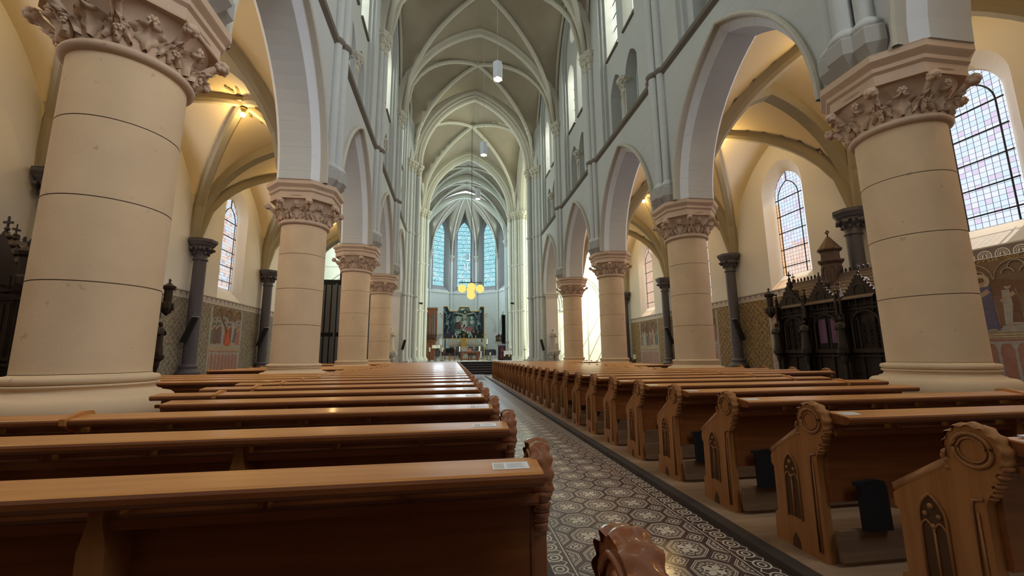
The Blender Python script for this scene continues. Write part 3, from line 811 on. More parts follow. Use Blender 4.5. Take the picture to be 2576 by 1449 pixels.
for x, y in vert[1:-1]:
    n = Vector((x-AXC, y-AYC)).normalized(); mbw.smooth = True; pier_shaft(mbw, x-n.x*.1, y-n.y*.1, .15, PZ, 15.0, 12, (9.75,)); mbw.smooth = False
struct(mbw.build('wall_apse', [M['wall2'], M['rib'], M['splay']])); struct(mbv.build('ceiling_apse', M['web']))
mb = MB()
for x, y in vert:
    P = [(AXC+(x-AXC)*u*.97, AYC+.25+(y-AYC-.25)*u*.97, gA(u)-.02) for u in [1-i/16 for i in range(17)]]
    mb.tube(P, .10, 6)
keystone(mb, AXC, AYC+.25, 21.9, .4); struct(mb.build('trim_apse_ribs', M['rib']))

# ------------------------------------------------------------------ nave columns
def oct_poly(a, s):   # octagon with long sides facing the axes
    return [(-s, -a), (s, -a), (a, -s), (a, s), (s, a), (-s, a), (-a, s), (-a, -s)]
def bell(z):          # radius of the capital bell, z from 4.95 to 5.56
    t = max(0, min(1, (z-4.95)/.6)); return .60+.02*t+.20*t**3
def leaf(mb, ang, z0, h, w, curl, lobes=3, twist=0.0, r_off=.0, lean=1.0):
    """a carved leaf standing on the bell: stalk, lobed blade and a tip that curls outwards"""
    nu, nv = 6, 12; vs = []; 
    for j in range(nv+1):
        v = j/nv; wd = w*(.16+.84*min(1, (v*2.1)**1.5))*(1 if v < .72 else max(.12, 1-((v-.72)/.28)**2*.85))
        wd *= 1+.30*sin(v*pi*lobes*2)*(v > .2)
        out = .035+curl*max(0, v-.45)**1.6*3.2; zz = z0+h*(v if v < .8 else .8+(v-.8)*.25*(1)-((v-.8)**2)*3.5*curl*4)
        for i in range(nu+1):
            u = -1+2*i/nu; a = ang+twist*v+u*wd/.7; ridge = .045*(1-abs(u))**.8*lean-.030*abs(sin(u*4.7))*(v > .3)
            r = bell(zz)+r_off+out+ridge-.03*u*u*(1 if v > .3 else .4); vs.append((r*cos(a), r*sin(a), zz-.05*u*u*v))
    n = nu+1; fs = [(j*n+i, j*n+i+1, (j+1)*n+i+1, (j+1)*n+i) for j in range(nv) for i in range(nu)]
    back = len(vs); vs2 = []
    for p in vs:
        rr = sqrt(p[0]**2+p[1]**2); k = max(.58, rr-.07)/rr; vs2.append((p[0]*k, p[1]*k, p[2]))
    fs2 = [(back+j*n+i, back+(j+1)*n+i, back+(j+1)*n+i+1, back+j*n+i+1) for j in range(nv) for i in range(nu)]
    ed = []
    for j in range(nv): ed += [(j*n, (j+1)*n, back+(j+1)*n, back+j*n), (j*n+nu, back+j*n+nu, back+(j+1)*n+nu, (j+1)*n+nu)]
    for i in range(nu): ed.append((nv*n+i, nv*n+i+1, back+nv*n+i+1, back+nv*n+i))
    mb.add(vs+vs2, fs+fs2+ed)
def crocket(mb, ang, z, r, sz):
    """scrolled crocket under a corner of the abacus"""
    c = Vector((cos(ang), sin(ang), 0)); up = Vector((0, 0, 1)); P = []
    for i in range(8):
        t = i/7; P.append(tuple(c*(bell(4.98+t*.5)+.03+(r-.72)*t*t)+up*(4.98+(z-4.98)*t)))
    mb.tube(P, [.030+.028*i/7 for i in range(8)], 7)
    e = c*r+up*z; sd = Vector((-sin(ang), cos(ang), 0))
    for q in (-1, 1):
        for i in range(6):
            a = i*1.05; mb.ball(tuple(e+c*(cos(a)*sz*.42+.03)+up*(sin(a)*sz*.42-.02)+sd*q*sz*.42), sz*.44, 7, 5)
    mb.ball(tuple(e+c*.05-up*.01), sz*.75, 8, 6); mb.ball(tuple(e+c*(sz*.8)-up*sz*.35), sz*.42, 7, 5)
def fruit(mb, ang, z, sz, r=None):
    r = bell(z)+.10 if r is None else r; cc = (r*cos(ang), r*sin(ang), z)
    for i in range(6):
        a = i*pi/3; mb.ball((cc[0]-sin(ang)*cos(a)*sz, cc[1]+cos(ang)*cos(a)*sz, cc[2]+sin(a)*sz), sz*.62, 6, 4)
    mb.ball((cc[0]+cos(ang)*sz*.4, cc[1]+sin(ang)*sz*.4, cc[2]), sz*.6, 6, 4)
def capital_mesh(variant):
    rr = random.Random(variant); mb = MB(); mb.smooth = True
    mb.lathe([(.575, 4.84), (.62, 4.85), (.655, 4.88), (.655, 4.92), (.625, 4.955), (.60, 4.965)]+[(bell(4.97+.6*i/10), 4.97+.6*i/10) for i in range(11)], (0, 0, 0), 48)
    for i in range(8):
        a = pi/8+pi/4*i
        big = i % 2 == 0
        crocket(mb, a, 5.40, .90, .10 if big else .088)
    for i in range(8):
        a = pi/4*i
        leaf(mb, a, 4.98, .38, .16, .11, 3)
        for q in (-1, 1): leaf(mb, a+q*.20, 5.0, .24, .08, .09, 2, q*.16)
        fruit(mb, a+q*.02, 5.36+rr.uniform(-.03, .02), .042)
        fruit(mb, a+pi/8+rr.uniform(-.05, .05), 5.10+rr.uniform(-.03, .05), .034)
        leaf(mb, a+pi/8, 5.02, .28, .10, .12, 2, 0, .02)
    return mb
def column_parts():
    root = empty('nave_column')
    mb = MB()  # plinth
    mb.prism(oct_poly(.93, .42), .0, .66); mb.build('plinth', M['slate2'], root)
    mb = MB(); mb.smooth = True   # attic base
    P = [(.80, .655), (.80, .67)]
    P += [(.755+.09*cos(a), .80+.135*sin(a)) for a in [-pi/2+pi*i/10 for i in range(11)]]
    P += [(.70, .945), (.69, .96), (.645, .975), (.625, 1.005), (.64, 1.03), (.662, 1.038), (.665, 1.052), (.64, 1.06)]
    P += [(.628+.042*cos(a), 1.105+.042*sin(a)) for a in [-pi/2+pi*i/6 for i in range(7)]]+[(.60, 1.15), (.583, 1.158), (.58, 1.165)]
    mb.lathe(P, (0, 0, 0), 56); mb.build('base', M['sand'], root)
    mb = MB(); mb.smooth = True; zs = [1.165, 2.15, 3.10, 4.04, 4.86]
    for i in range(4):
        mb.mi = 0; mb.lathe([(.58, zs[i]+.006), (.58, zs[i+1]-.006)], (0, 0, 0), 56)
        mb.mi = 1; mb.lathe([(.574, zs[i]-.008), (.574, zs[i]+.008)], (0, 0, 0), 56)
    mb.build('shaft', [M['sand'], M['joint']], root)
    capital_mesh(3).build('capital', M['sandcap'], root)
    mb = MB(); lv = [(.80, .39, 5.50), (.80, .39, 5.66), (.84, .41, 5.70), (.845, .412, 5.76), (.825, .40, 5.775), (.84, .41, 5.79), (.885, .435, 5.84), (.90, .445, 5.86), (.90, .445, 5.955)]
    rows = [[(p[0], p[1], z) for p in oct_poly(a, s_)+[oct_poly(a, s_)[0]]] for a, s_, z in lv]
    mb.strip(rows); mb.prism(oct_poly(.90, .445), 5.95, 5.97); mb.prism(oct_poly(.80, .39), 5.49, 5.51); mb.build('abacus', M['sandcap'], root)
    return root
names = {0: 'nearest', 1: 'second', 2: 'third', 3: 'fourth'}
proto = column_parts()
first = True
for s in (-1, 1):
    for k in range(4):
        o = proto if first else copy_tree(proto); first = False
        o.location = (CX+s*5.775, YS(k), 0); o.rotation_euler = (0, 0, 0)
        side = 'left' if s < 0 else 'right'
        lab = {0: 'massive nearest sandstone column with carved leaf capital, %s side of the nave' % side,
               1: 'second round sandstone column from the front in the %s nave row' % side,
               2: 'third round sandstone column from the front in the %s nave row' % side,
               3: 'farthest round sandstone column of the %s nave row, next to the statue' % side}[k]
        tag(o, lab, 'column', 'sandstone columns of the nave')
        o['base_z'] = 0.0
        del o['base_z']
# dark columns on the aisle walls
def aisle_column():
    root = empty('aisle_column'); mb = MB()
    mb.prism(oct_poly(.40, .17), 0, .62); mb.build('plinth', M['slate'], root)
    mb = MB(); mb.smooth = True
    mb.lathe([(.36, .62), (.40, .66), (.41, .72), (.37, .80), (.30, .84), (.28, .90), (.30, .93), (.315, .98), (.29, 1.03), (.245, 1.05), (.235, 1.08)], (0, 0, 0), 28); mb.build('base', M['slate'], root)
    mb = MB(); mb.smooth = True; mb.lathe([(.235, 1.08), (.225, 5.3)], (0, 0, 0), 28); mb.build('shaft', M['slate'], root)
    mb = MB(); mb.smooth = True
    mb.lathe([(.225, 5.28), (.27, 5.29), (.27, 5.34), (.23, 5.36), (.25, 5.6), (.34, 5.78), (.38, 5.82)], (0, 0, 0), 24)
    carved(mb, (0, 0), .24, .38, 5.40, 5.84, 9, sz=.06)
    for i in range(8): mb.ball((.43*cos(pi/8+i*pi/4), .43*sin(pi/8+i*pi/4), 5.74), .065, 7, 5)
    mb.smooth = False
    rows = [[(p[0], p[1], z) for p in oct_poly(a, a*.45)+[oct_poly(a, a*.45)[0]]] for a, z in ((.36, 5.80), (.36, 5.86), (.42, 5.92), (.43, 5.96), (.47, 6.02), (.49, 6.05), (.49, 6.15))]
    mb.strip(rows); mb.prism(oct_poly(.49, .22), 6.13, 6.16); mb.build('capital', M['slate'], root)
    return root
pr = aisle_column(); first = True
where = {-1: {0: 'behind the confessional', 1: 'between the confessional and the wall painting', 2: 'just left of the second nave column', 3: 'in shade at the far end of the left aisle'},
         1: {0: 'beside the carved confessional turret', 1: 'between the confessional and the second nave column', 2: 'just left of the second nave column', 3: 'thin and far off, left of the lit aisle window'}}
for s in (-1, 1):
    for k in range(1, 5):
        o = pr if first else copy_tree(pr); first = False
        o.location = (CX+s*12.0, YS(k)-(.12 if k == 4 else 0), 0)
        tag(o, 'dark stone half column on the %s aisle wall, %s' % ('left' if s < 0 else 'right', where[s][k-1]), 'column', 'dark columns of the aisles')
# ------------------------------------------------------------------ pews
M['recess'] = plain('oak_recess_shade', (.07, .03, .012), .6)
ORDN = ['nearest', 'second', 'third', 'fourth', 'fifth', 'sixth', 'seventh', 'eighth', 'ninth', 'tenth', 'eleventh', 'twelfth', 'thirteenth', 'fourteenth',
        'fifteenth', 'sixteenth', 'seventeenth', 'eighteenth', 'nineteenth', 'twentieth', 'twenty-first', 'twenty-second', 'twenty-third', 'twenty-fourth', 'twenty-fifth', 'twenty-sixth', 'twenty-seventh', 'twenty-eighth']
ZP = .05
def end_outline():
    P = [(-.02, 0), (-.02, .62), (-.035, .655), (-.055, .685), (-.05, .705), (-.085, .73), (-.07, .755), (-.11, .785), (-.115, .83)]
    c, r = (-.005, .845), .108
    for i in range(11):
        a = math.radians(185-i*20.5); P.append((c[0]+r*cos(a), c[1]+r*sin(a)))
    P += [(.10, .80), (.125, .785), (.105, .755), (.12, .74), (.355, .575), (.375, .555), (.375, .50), (.355, .48), (.355, .19), (.385, .17), (.39, 0), (.25, 0), (.24, .06), (.215, .10), (.19, .06), (.18, 0)]
    return P
def end_panel(mb, x, sg, th=.055):
    """carved pew end, its face towards the aisle (x side sg)"""
    x0, x1 = x, x-sg*th
    mb.prism(end_outline(), min(x0, x1), max(x0, x1), 'x')
def end_carving(mb, x, sg, full=True):
    xo = x+sg*.004; c = (-.005, .845)
    # roundel with raised ring
    mb.tube([(xo, c[0]+.072*cos(a), c[1]+.072*sin(a)) for a in [2*pi*i/20 for i in range(20)]], .009, 6, True)
    mb.tube([(xo, c[0]+.052*cos(a), c[1]+.052*sin(a)) for a in [2*pi*i/20 for i in range(20)]], .005, 5, True)
    if full:
        xi = x-sg*.058; mb.tube([(xi, c[0]+.070*cos(a), c[1]+.070*sin(a)) for a in [2*pi*i/20 for i in range(20)]], .010, 6, True)
        mb.ball((xi+sg*.012, c[0], c[1]), .052, 14, 8, (.45, 1, 1))
    # leafy crest rolled over the head, running down the back and to the foot of the arm
    rows = []; na = 64 if full else 22; nq = 8
    for j in range(na+1):
        a = math.radians(-32+j*244/na); lob = sin(a*(13 if full else 8.5)); row = []
        for q in range(nq+1):
            u = -1+2*q/nq; hw = .037+.003*lob*abs(u)
            R = .098+.020*sqrt(max(0, 1-u*u*.9))+.0045*lob*(.3+abs(u))+.002*sin(a*17+u*3)
            row.append((x-sg*(.0275+u*hw), c[0]+R*cos(a), c[1]+R*sin(a)))
        rows.append(row)
    mb.strip(rows)
    for i in range(8 if full else 3):
        k = i*(1 if full else 2.6)
        mb.ball((x-sg*.0275, -.103+.009*k+.007*(i % 2), .79-.020*k), .019-.0006*k, 8, 5, (1.9, 1.0, .8))
        if i < 5: mb.ball((x-sg*.0275, .110+.006*(i % 2)-.001*k, .81-.016*k), .021, 8, 5, (1.9, .9, 1))
    # moulded rail along the arm slope
    mb.cyl((x-sg*.0275, .105, .765), (x-sg*.0275, .37, .578), .031, 6)
    # traceried arch: raised outline, mullion and cusps
    L = [(xo, .20+p[0], p[1]) for p in arch_loop(0, .058, .19, .49, .60, 6)]
    mb.tube(L, .007, 5)
    mb.tube([(xo, .20, .20), (xo, .20, .45)], .006, 5)
    for d in (-1, 1):
        mb.tube([(xo, .20+d*.029+p[0], p[1]) for p in arc_pts(.027, .43, .475, 4)], .005, 5)
        mb.ball((xo, .20+d*.029, .505), .012, 6, 4)
    mb.ball((xo, .20, .545), .015, 6, 4); mb.ball((xo, .20, .455), .013, 6, 4)
    # pilaster strip at the back edge
    mb.tube([(xo, .03, .05), (xo, .03, .60), (xo, .022, .63), (xo, -.015, .64)], .007, 5)
    mb.tube([(xo, .012, .05), (xo, .012, .58)], .005, 5)
def recess(mb, x, sg):  # thin slabs on the face, shade of arch recess and notch in their colour
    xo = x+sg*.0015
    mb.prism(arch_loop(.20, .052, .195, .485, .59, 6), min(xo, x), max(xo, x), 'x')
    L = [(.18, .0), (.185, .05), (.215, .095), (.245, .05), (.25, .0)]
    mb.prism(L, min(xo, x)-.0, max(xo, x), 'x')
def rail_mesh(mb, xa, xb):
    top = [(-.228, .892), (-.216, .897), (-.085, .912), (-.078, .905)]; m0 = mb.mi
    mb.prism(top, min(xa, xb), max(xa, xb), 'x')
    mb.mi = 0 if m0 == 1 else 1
    mb.prism([(-.205, .846), (-.222, .852), (-.232, .866), (-.233, .882), (-.228, .892), (-.078, .9045), (-.078, .855), (-.10, .846)], min(xa, xb), max(xa, xb), 'x'); mb.mi = m0  # front and underside take the darker oak, painting in their shade
def pew_parts(sg, L, outer, detail=True):
    """local x from 0 (inner end) to sg*L; y 0 under the finial; z 0 on the platform"""
    root = empty('pew'); X = lambda a: sg*a
    def bx(mb, a, b, *r): mb.box(min(X(a), X(b)), max(X(a), X(b)), *r)
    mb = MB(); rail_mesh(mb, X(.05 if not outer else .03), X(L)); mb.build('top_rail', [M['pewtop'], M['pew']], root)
    mb = MB(); bx(mb, .05, L, -.04, -.015, .36, .865); n = max(1, int(L/.95))
    for i in range(n+1):
        a = .05+(L-.1)*i/n; bx(mb, a, a+.012, -.046, -.04, .38, .78)
    mb.build('back_panel', M['pew'], root)
    mb = MB(); bx(mb, .05, L, -.135, -.03, .775, .795); bx(mb, .05, L, -.13, -.12, .765, .80)
    mb.build('book_ledge', M['pew'], root)
    for a in ((.515, .955, 1.84, 2.28) if not outer else [.5+.88*i for i in range(int((L-.4)/.88))]):
        mb = MB(); bx(mb, a-.009, a+.009, -.12, -.03, .79, .865); mb.build('bracket', M['pewend'], root)
    if not outer:
        mb = MB(); a = 1.40; mb.prism([(X(a-.038), .0), (X(a+.038), .0), (X(a+.038), .72), (X(a+.02), .80), (X(a+.018), .86), (X(a-.018), .86), (X(a-.02), .80), (X(a-.038), .72)], -.15, -.03, 'y')
        mb.build('post', M['pewend'], root)
    mb = MB(); bx(mb, .05, L, .0, .36, .40, .425); bx(mb, .05, L, .33, .35, .33, .40); mb.build('seat', M['pew'], root)
    mb = MB(); bx(mb, .05, L, -.075, -.045, .03, .205); bx(mb, .05, L, -.30, -.06, .185, .205) if False else None; mb.build('kneeler_board', M['plank'], root)
    if not outer:
        e = MB(); end_panel(e, 0, -sg); ep = e.build('end_panel', M['pewend'] if sg > 0 else M['pewend2'], root)
        c = MB(); c.smooth = True; end_carving(c, 0, -sg); c.build('carving', M['pewend'] if sg > 0 else M['pewend2'], ep)
        c = MB(); recess(c, 0, -sg); c.build('recess_shade_arch', M['recess'], ep)
    else:
        e = MB(); e.prism([(-.02, 0), (-.02, .74), (-.24, .86), (-.245, .90), (-.10, .935), (-.03, .93), (.06, .80), (.34, .56), (.36, 0)], min(0, X(.035)), max(0, X(.035)), 'x'); e.build('divider', M['pewtop'], root)
        e = MB(); end_panel(e, X(L+.05), sg); ep = e.build('end_panel', M['pewend'], root)
        c = MB(); c.smooth = True; end_carving(c, X(L+.05), sg); c.build('carving', M['pewend'], ep)
    return root
def pew_single(sg, L, outer):
    X = lambda a: sg*a; mb = MB()
    def bx(a, b, *r): mb.box(min(X(a), X(b)), max(X(a), X(b)), *r)
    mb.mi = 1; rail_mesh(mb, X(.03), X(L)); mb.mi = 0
    bx(.05, L, -.04, -.015, .36, .865); bx(.05, L, -.135, -.03, .775, .795); bx(.05, L, .0, .36, .40, .425)
    mb.mi = 3; bx(.05, L, -.075, -.045, .03, .205)
    mb.mi = 2
    if not outer:
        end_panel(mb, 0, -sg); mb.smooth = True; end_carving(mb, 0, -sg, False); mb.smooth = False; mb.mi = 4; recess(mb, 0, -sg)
    else:
        mb.prism([(-.02, 0), (-.02, .74), (-.24, .86), (-.245, .90), (-.10, .935), (.34, .56), (.36, 0)], min(0, X(.035)), max(0, X(.035)), 'x'); end_panel(mb, X(L+.05), sg)
    return mb.build('pew', [M['pew'], M['pewtop'], M['pewend'], M['plank'], M['recess']])
def sticker(parent, sg, a, dy=0.0):
    """the printed notice stuck to the rail; its square code is left out"""
    mb = MB(); x0, x1 = sorted((sg*a, sg*(a+.125)))
    q = lambda x, y, dz: (x, y, .896+(y+.222)*(.016/.137)+dz)
    y0, y1 = -.185+dy, -.125+dy
    mb.add([q(x0, y0, .0012), q(x1, y0, .0012), q(x1, y1, .0012), q(x0, y1, .0012)], [(0, 1, 2, 3)])
    mb.mi = 1
    for i in range(4):
        yy = y0+.013+i*.011; xa = x0+.048; xb = x1-.012-.01*(i % 2)
        mb.add([q(xa, yy, .0017), q(xb, yy, .0017), q(xb, yy+.0025, .0017), q(xa, yy+.0025, .0017)], [(0, 1, 2, 3)])
    mb.mi = 2; mb.add([q(x0+.006, y0+.008, .0017), q(x0+.04, y0+.008, .0017), q(x0+.04, y1-.008, .0017), q(x0+.006, y1-.008, .0017)], [(0, 1, 2, 3)])
    return mb.build('label_sticker', [M['paper'], M['ink'], M['grey']], parent)
M['paper'] = plain('label_paper', (.75, .76, .78), .35); M['ink'] = plain('label_ink', (.35, .36, .38), .6); M['grey'] = plain('label_grey', (.52, .50, .44), .5)
NEAR = 13
for sg, x0, ya, nrow, Li, Lo, nm in ((1, 2.29, 1.624, 27, 2.75, 2.45, 'right'), (-1, .355, .79, 28, 2.77, 4.6, 'left')):
    pi_ = pew_parts(sg, Li, False); po = pew_parts(sg, Lo, True); ui = uo = False
    si = pew_single(sg, Li, False); so_ = pew_single(sg, Lo, True); usi = uso = False
    # short outer pieces that stop at a column plinth
    ps = pew_parts(sg, .62, True)
    for ch in [c for c in ps.children if c.name.startswith('end_panel')]:
        for cc in list(ch.children): bpy.data.objects.remove(cc)
        bpy.data.objects.remove(ch)
    us = False
    for r in range(nrow):
        y = ya+.85*r
        dcol = min(abs(y-YS(k)-.1) for k in range(4)); gap = min(y-YS(k)+1.3 for k in range(4) if y-YS(k) > -2.0) if any(-2 < y-YS(k) < 0 for k in range(4)) else 9
        near = r < NEAR
        if near:
            o = pi_ if not ui else copy_tree(pi_); ui = True
        else:
            o = si if not usi else copy_tree(si); usi = True
        o.location = (x0, y, ZP)
        mark = ', white sticker on rail' if (sg < 0 and 1 <= r < 12) or (sg > 0 and r < 6) else ''
        tag(o, '%s oak pew from the camera, %s block%s' % (ORDN[r] if ORDN[r] != 'nearest' else 'closest', nm, mark), 'pew', 'oak pews in the %s block beside the aisle' % nm)
        # outer section
        short_row = any(-1.45 < y-YS(k) < -.95 for k in (0,))
        clash = min(abs(y-YS(k)) for k in range(4)) < 1.32
        if short_row: continue
        if clash:
            o2 = ps if not us else copy_tree(ps); us = True
            o2.location = (x0+sg*(Li+.005), y, ZP)
            tag(o2, 'short pew piece against a column, %s row of the %s block' % (ORDN[r], nm), 'pew', 'short pew pieces against the columns on the %s' % nm)
        else:
            if near: o2 = po if not uo else copy_tree(po); uo = True
            else: o2 = so_ if not uso else copy_tree(so_); uso = True
            o2.location = (x0+sg*(Li+.005), y, ZP)
            tag(o2, 'outer part of the %s pew row, reaching into the %s aisle' % (ORDN[r] if ORDN[r] != 'nearest' else 'closest', nm), 'pew', 'outer pew sections on the %s' % nm)
        o_ = o
    pewrows = nrow
# stickers on the rails near the aisle, as parts of their pews
for o in list(COL.objects):
    if o.type == 'EMPTY' and o.name.startswith('pew') and o.get('label', '').find('sticker') > 0:
        left = o.location.x < 1
        if left: sticker(o, -1, .10+.012*math.sin(o.location.y*3))
        else: sticker(o, 1, .07)
# black hanging pouches standing on the kneeler boards of the right block
def pouch():
    root = empty('kneeling_pouch'); mb = MB(); mb.smooth = False
    P = [(0, .0), (.185, .0), (.178, .25), (.165, .283), (.10, .292), (-.03, .283), (-.03, .262), (-.005, .255)]
    mb.prism(P, -.017, .017, 'y'); mb.build('bag', M['black'], root)
    mb = MB(); mb.tube([(.075, -.02, .285), (.085, -.02, .30), (.09, -.02, .288)], .004, 5); mb.build('hook', M['blackm'], root); return root
ppr = pouch(); f = True
for i, (r, dx) in enumerate(((0, .62), (1, .20), (1, .95), (2, .17), (3, .16), (4, .26), (5, .24), (6, .22), (7, .2), (8, .22), (9, .2))):
    o = ppr if f else copy_tree(ppr); f = False
    o.location = (2.29+dx, 1.624+.85*r-.095, ZP+.206 if r != 99 else 0)
    tag(o, 'black cloth pouch behind the %s right pew%s' % (ORDN[r] if r else 'closest', ', farther from the aisle' if (r, dx) == (1, .95) else ''), 'bag', 'black pouches under the right pews')

# ------------------------------------------------------------------ pendant lamps
def pendant(zb, ztop):
    root = empty('pendant_lamp')
    mb = MB(); P = []
    for i in range(12):
        a = 2*pi*i/12+pi/12; r = .205 if i % 2 == 0 else .172; P.append((r*cos(a), r*sin(a)))
    n = 12; vs = [(p[0], p[1], z) for z in (0, .72) for p in P]; mb.add(vs, [(i, (i+1) % n, n+(i+1) % n, n+i) for i in range(n)])
    vs = [(p[0]*.93, p[1]*.93, z) for z in (0, .72) for p in P]; mb.add(vs, [(i, n+i, n+(i+1) % n, (i+1) % n) for i in range(n)])
    mb.prism([(p[0]*.99, p[1]*.99) for p in P], .715, .735); sh = mb.build('lamp_shade', M['shade'], root)
    mb = MB(); mb.smooth = True; mb.ball((0, 0, .05), .085, 12, 8); mb.build('bulb', M['bulb'], root)
    mb = MB(); mb.cyl((0, 0, .72), (0, 0, ztop-zb), .009, 6); mb.build('cord', M['cord'], root)
    return root
M['shade'] = plain('lamp_shade_metal', (.62, .66, .74), .4, .2); M['cord'] = plain('lamp_cord', (.35, .33, .30), .6)
pl = pendant(12.32, 22.95); f = True
lampw = {8.7: None}
for (x, y, z, lab) in ((1.69, 15.2, 12.40, 'octagonal white pendant lamp, the largest and highest in view'), (1.60, 21.66, 12.36, 'second pendant lamp along the nave, under the pointed arch'),
                  (1.66, 28.1, 12.28, 'third pendant lamp along the nave, above the choir windows'), (1.66, 46.6, 12.05, 'small pendant lamp in front of the middle choir window, the upper one'), (1.58, 51.3, 12.0, 'lowest small pendant lamp in front of the middle choir window')):
    o = pl if f else copy_tree(pl); f = False; o.location = (x, y, z)
    if y > 40:
        for c in o.children:
            if c.name.startswith('cord'): c.scale = (1, 1, .93 if y > 50 else 1.0)
    tag(o, lab, 'lamp', 'pendant lamps of the nave')
    ld = bpy.data.lights.new('pendant_light', 'SPOT'); ld.energy = 260; ld.color = (1, .72, .38); ld.spot_size = math.radians(110); ld.spot_blend = .6; ld.shadow_soft_size = .08
    lo = bpy.data.objects.new('pendant_light', ld); COL.objects.link(lo); lo.location = (x, y, z-.02); 
# aisle lamps below the vault bosses: warm light
def aisle_lamp():
    root = empty('vault_lamp'); mb = MB(); mb.smooth = True
    mb.lathe([(.02, .36), (.10, .35), (.11, .27), (.07, .22), (.05, .14), (.01, .13)], (0, 0, 0), 16); mb.build('lamp_holder', M['brass'], root)
    mb = MB(); mb.smooth = True; mb.ball((0, 0, .06), .085, 12, 8); mb.build('bulb', M['aglow'], root); return root
al = aisle_lamp(); f = True
for s in (-1, 1):
    for k in range(-1, 4):
        o = al if f else copy_tree(al); f = False
        zz = 10.02; o.location = (CX+s*AC, YS(k)+B/2, zz)
        tag(o, 'bare warm bulb under the %s boss of the %s aisle vault' % ({-1: 'unseen rear', 0: 'nearest', 1: 'second', 2: 'third', 3: 'farthest'}[k], 'left' if s < 0 else 'right'), 'lamp', 'bulbs under the aisle vaults')
        ld = bpy.data.lights.new('vault_lamp_light', 'POINT'); ld.energy = 105; ld.color = (1, .66, .25); ld.shadow_soft_size = .09
        lo = bpy.data.objects.new('vault_lamp_light', ld); COL.objects.link(lo); lo.location = (CX+s*AC, YS(k)+B/2, zz-.1)
# chandelier of five globes
ch = empty('globe_chandelier', (1.62, 36.8, 0), 0, 'chandelier of five glowing yellow globes hanging before the altar', 'chandelier')
mb = MB()
for q in range(2):
    dx, dy = ((1, 0), (0, 1))[q]; mb.cyl((-.98*dx, -.98*dy, 7.78), (.98*dx, .98*dy, 7.78), .035, 6)
    for e in (-1, 1): mb.cyl((.80*e*dx, .80*e*dy, 7.98), (.80*e*dx, .80*e*dy, 7.55), .022, 6)
mb.cyl((0, 0, 7.0), (0, 0, 7.85), .025, 6); mb.build('frame', M['blackm'], ch)
mb = MB(); mb.cyl((0, 0, 7.8), (0, 0, 22.9), .022, 6); mb.build('cord', M['blackm'], ch)
for p in ((-.80, 0, 7.22), (.80, 0, 7.22), (0, -.80, 7.22), (0, .80, 7.22), (0, 0, 6.62)):
    mb = MB(); mb.smooth = True; mb.ball(p, .375, 20, 14); mb.build('globe', M['globe'], ch)
# ------------------------------------------------------------------ point on the plane y=Y seen at a photo pixel
_cm = SC.camera.matrix_world
def at(u, v, Y):
    d = (_cm.to_3x3() @ Vector(((u-1288)/1041.59, (724.5-v)/1041.59, -1)))
    t = Y/d.y; return Vector((d.x*t, Y, EYE+d.z*t))
# ------------------------------------------------------------------ carved confessionals
def pinnacle(mb, x, y, z, h, w):
    mb.box(x-w/2, x+w/2, y-w/2, y+w/2, z, z+h*.45)
    mb.prism([(x-w*.7, y-w*.7), (x+w*.7, y-w*.7), (x+w*.7, y+w*.7), (x-w*.7, y+w*.7)], z+h*.45, z+h, 'z', None, .05)
    mb.ball((x, y, z+h), w*.4, 6, 4); mb.box(x-w*.5, x+w*.5, y-.012, y+.012, z+h+.0, z+h+.03)
def robed(mb, base, h, w, face=0, seed=0, arm=True, hat=False):
    """standing draped figure: one continuous body with folds, head, arms"""
    rr = random.Random(seed); n = 22; rows = []; c, s_ = cos(face), sin(face)
    prof = [(0, .50, .40), (.04, .52, .42), (.15, .46, .37), (.30, .42, .33), (.45, .40, .31), (.55, .40, .30), (.64, .42, .30), (.72, .46, .30), (.79, .47, .28), (.835, .36, .22), (.855, .17, .15), (.87, .13, .13)]
    for t, a, b in prof:
        row = []
        for i in range(n+1):
            th = 2*pi*i/n; f = 1+.10*sin(th*7+seed)*max(0, .75-t)+.05*sin(th*4+t*9+seed)*max(0, .8-t)
            x = a*w*cos(th)*f; y = b*w*sin(th)*f; row.append((base[0]+x*c-y*s_, base[1]+x*s_+y*c, base[2]+t*h))
        rows.append(row)
    mb.strip(rows)
    hd = (base[0]-s_*(-.02), base[1]-.02, base[2]+h*.93)
    mb.ball((base[0], base[1], base[2]+h*.935), h*.062, 12, 8, (.85, .95, 1.15))
    mb.ball((base[0]+s_*h*.055, base[1]-c*h*.055, base[2]+h*.93), h*.014, 6, 4)       # nose
    mb.ball((base[0]-s_*h*.012, base[1]+c*h*.012, base[2]+h*.95), h*.065, 10, 6, (1, 1, 1.0))  # hair
    mb.ball((base[0]+s_*h*.03, base[1]-c*h*.03, base[2]+h*.895), h*.03, 8, 5, (1, .8, 1.3))    # beard
    if hat: mb.lathe([(.0, h*.99), (h*.05, h*.985), (h*.062, h*.965), (h*.10, h*.962), (h*.10, h*.955), (.0, h*.955)], base, 14)
    if arm:
        for q in (-1, 1):
            sh = Vector((base[0]+q*.42*w*c, base[1]+q*.42*w*s_, base[2]+.79*h)); el = Vector((base[0]+q*.50*w*c+s_*.05*h, base[1]+q*.50*w*s_-c*.05*h, base[2]+.63*h))
            ha = Vector((base[0]+q*.14*w*c+s_*.13*h, base[1]+q*.14*w*s_-c*.13*h, base[2]+(.70 if q > 0 else .64)*h))
            mb.tube([tuple(sh), tuple((sh+el)/2+Vector((0, 0, -.01))), tuple(el), tuple((el+ha)/2), tuple(ha)], [.055*h, .05*h, .045*h, .035*h, .02*h], 8)
            mb.ball(tuple(ha), .026*h, 7, 5)
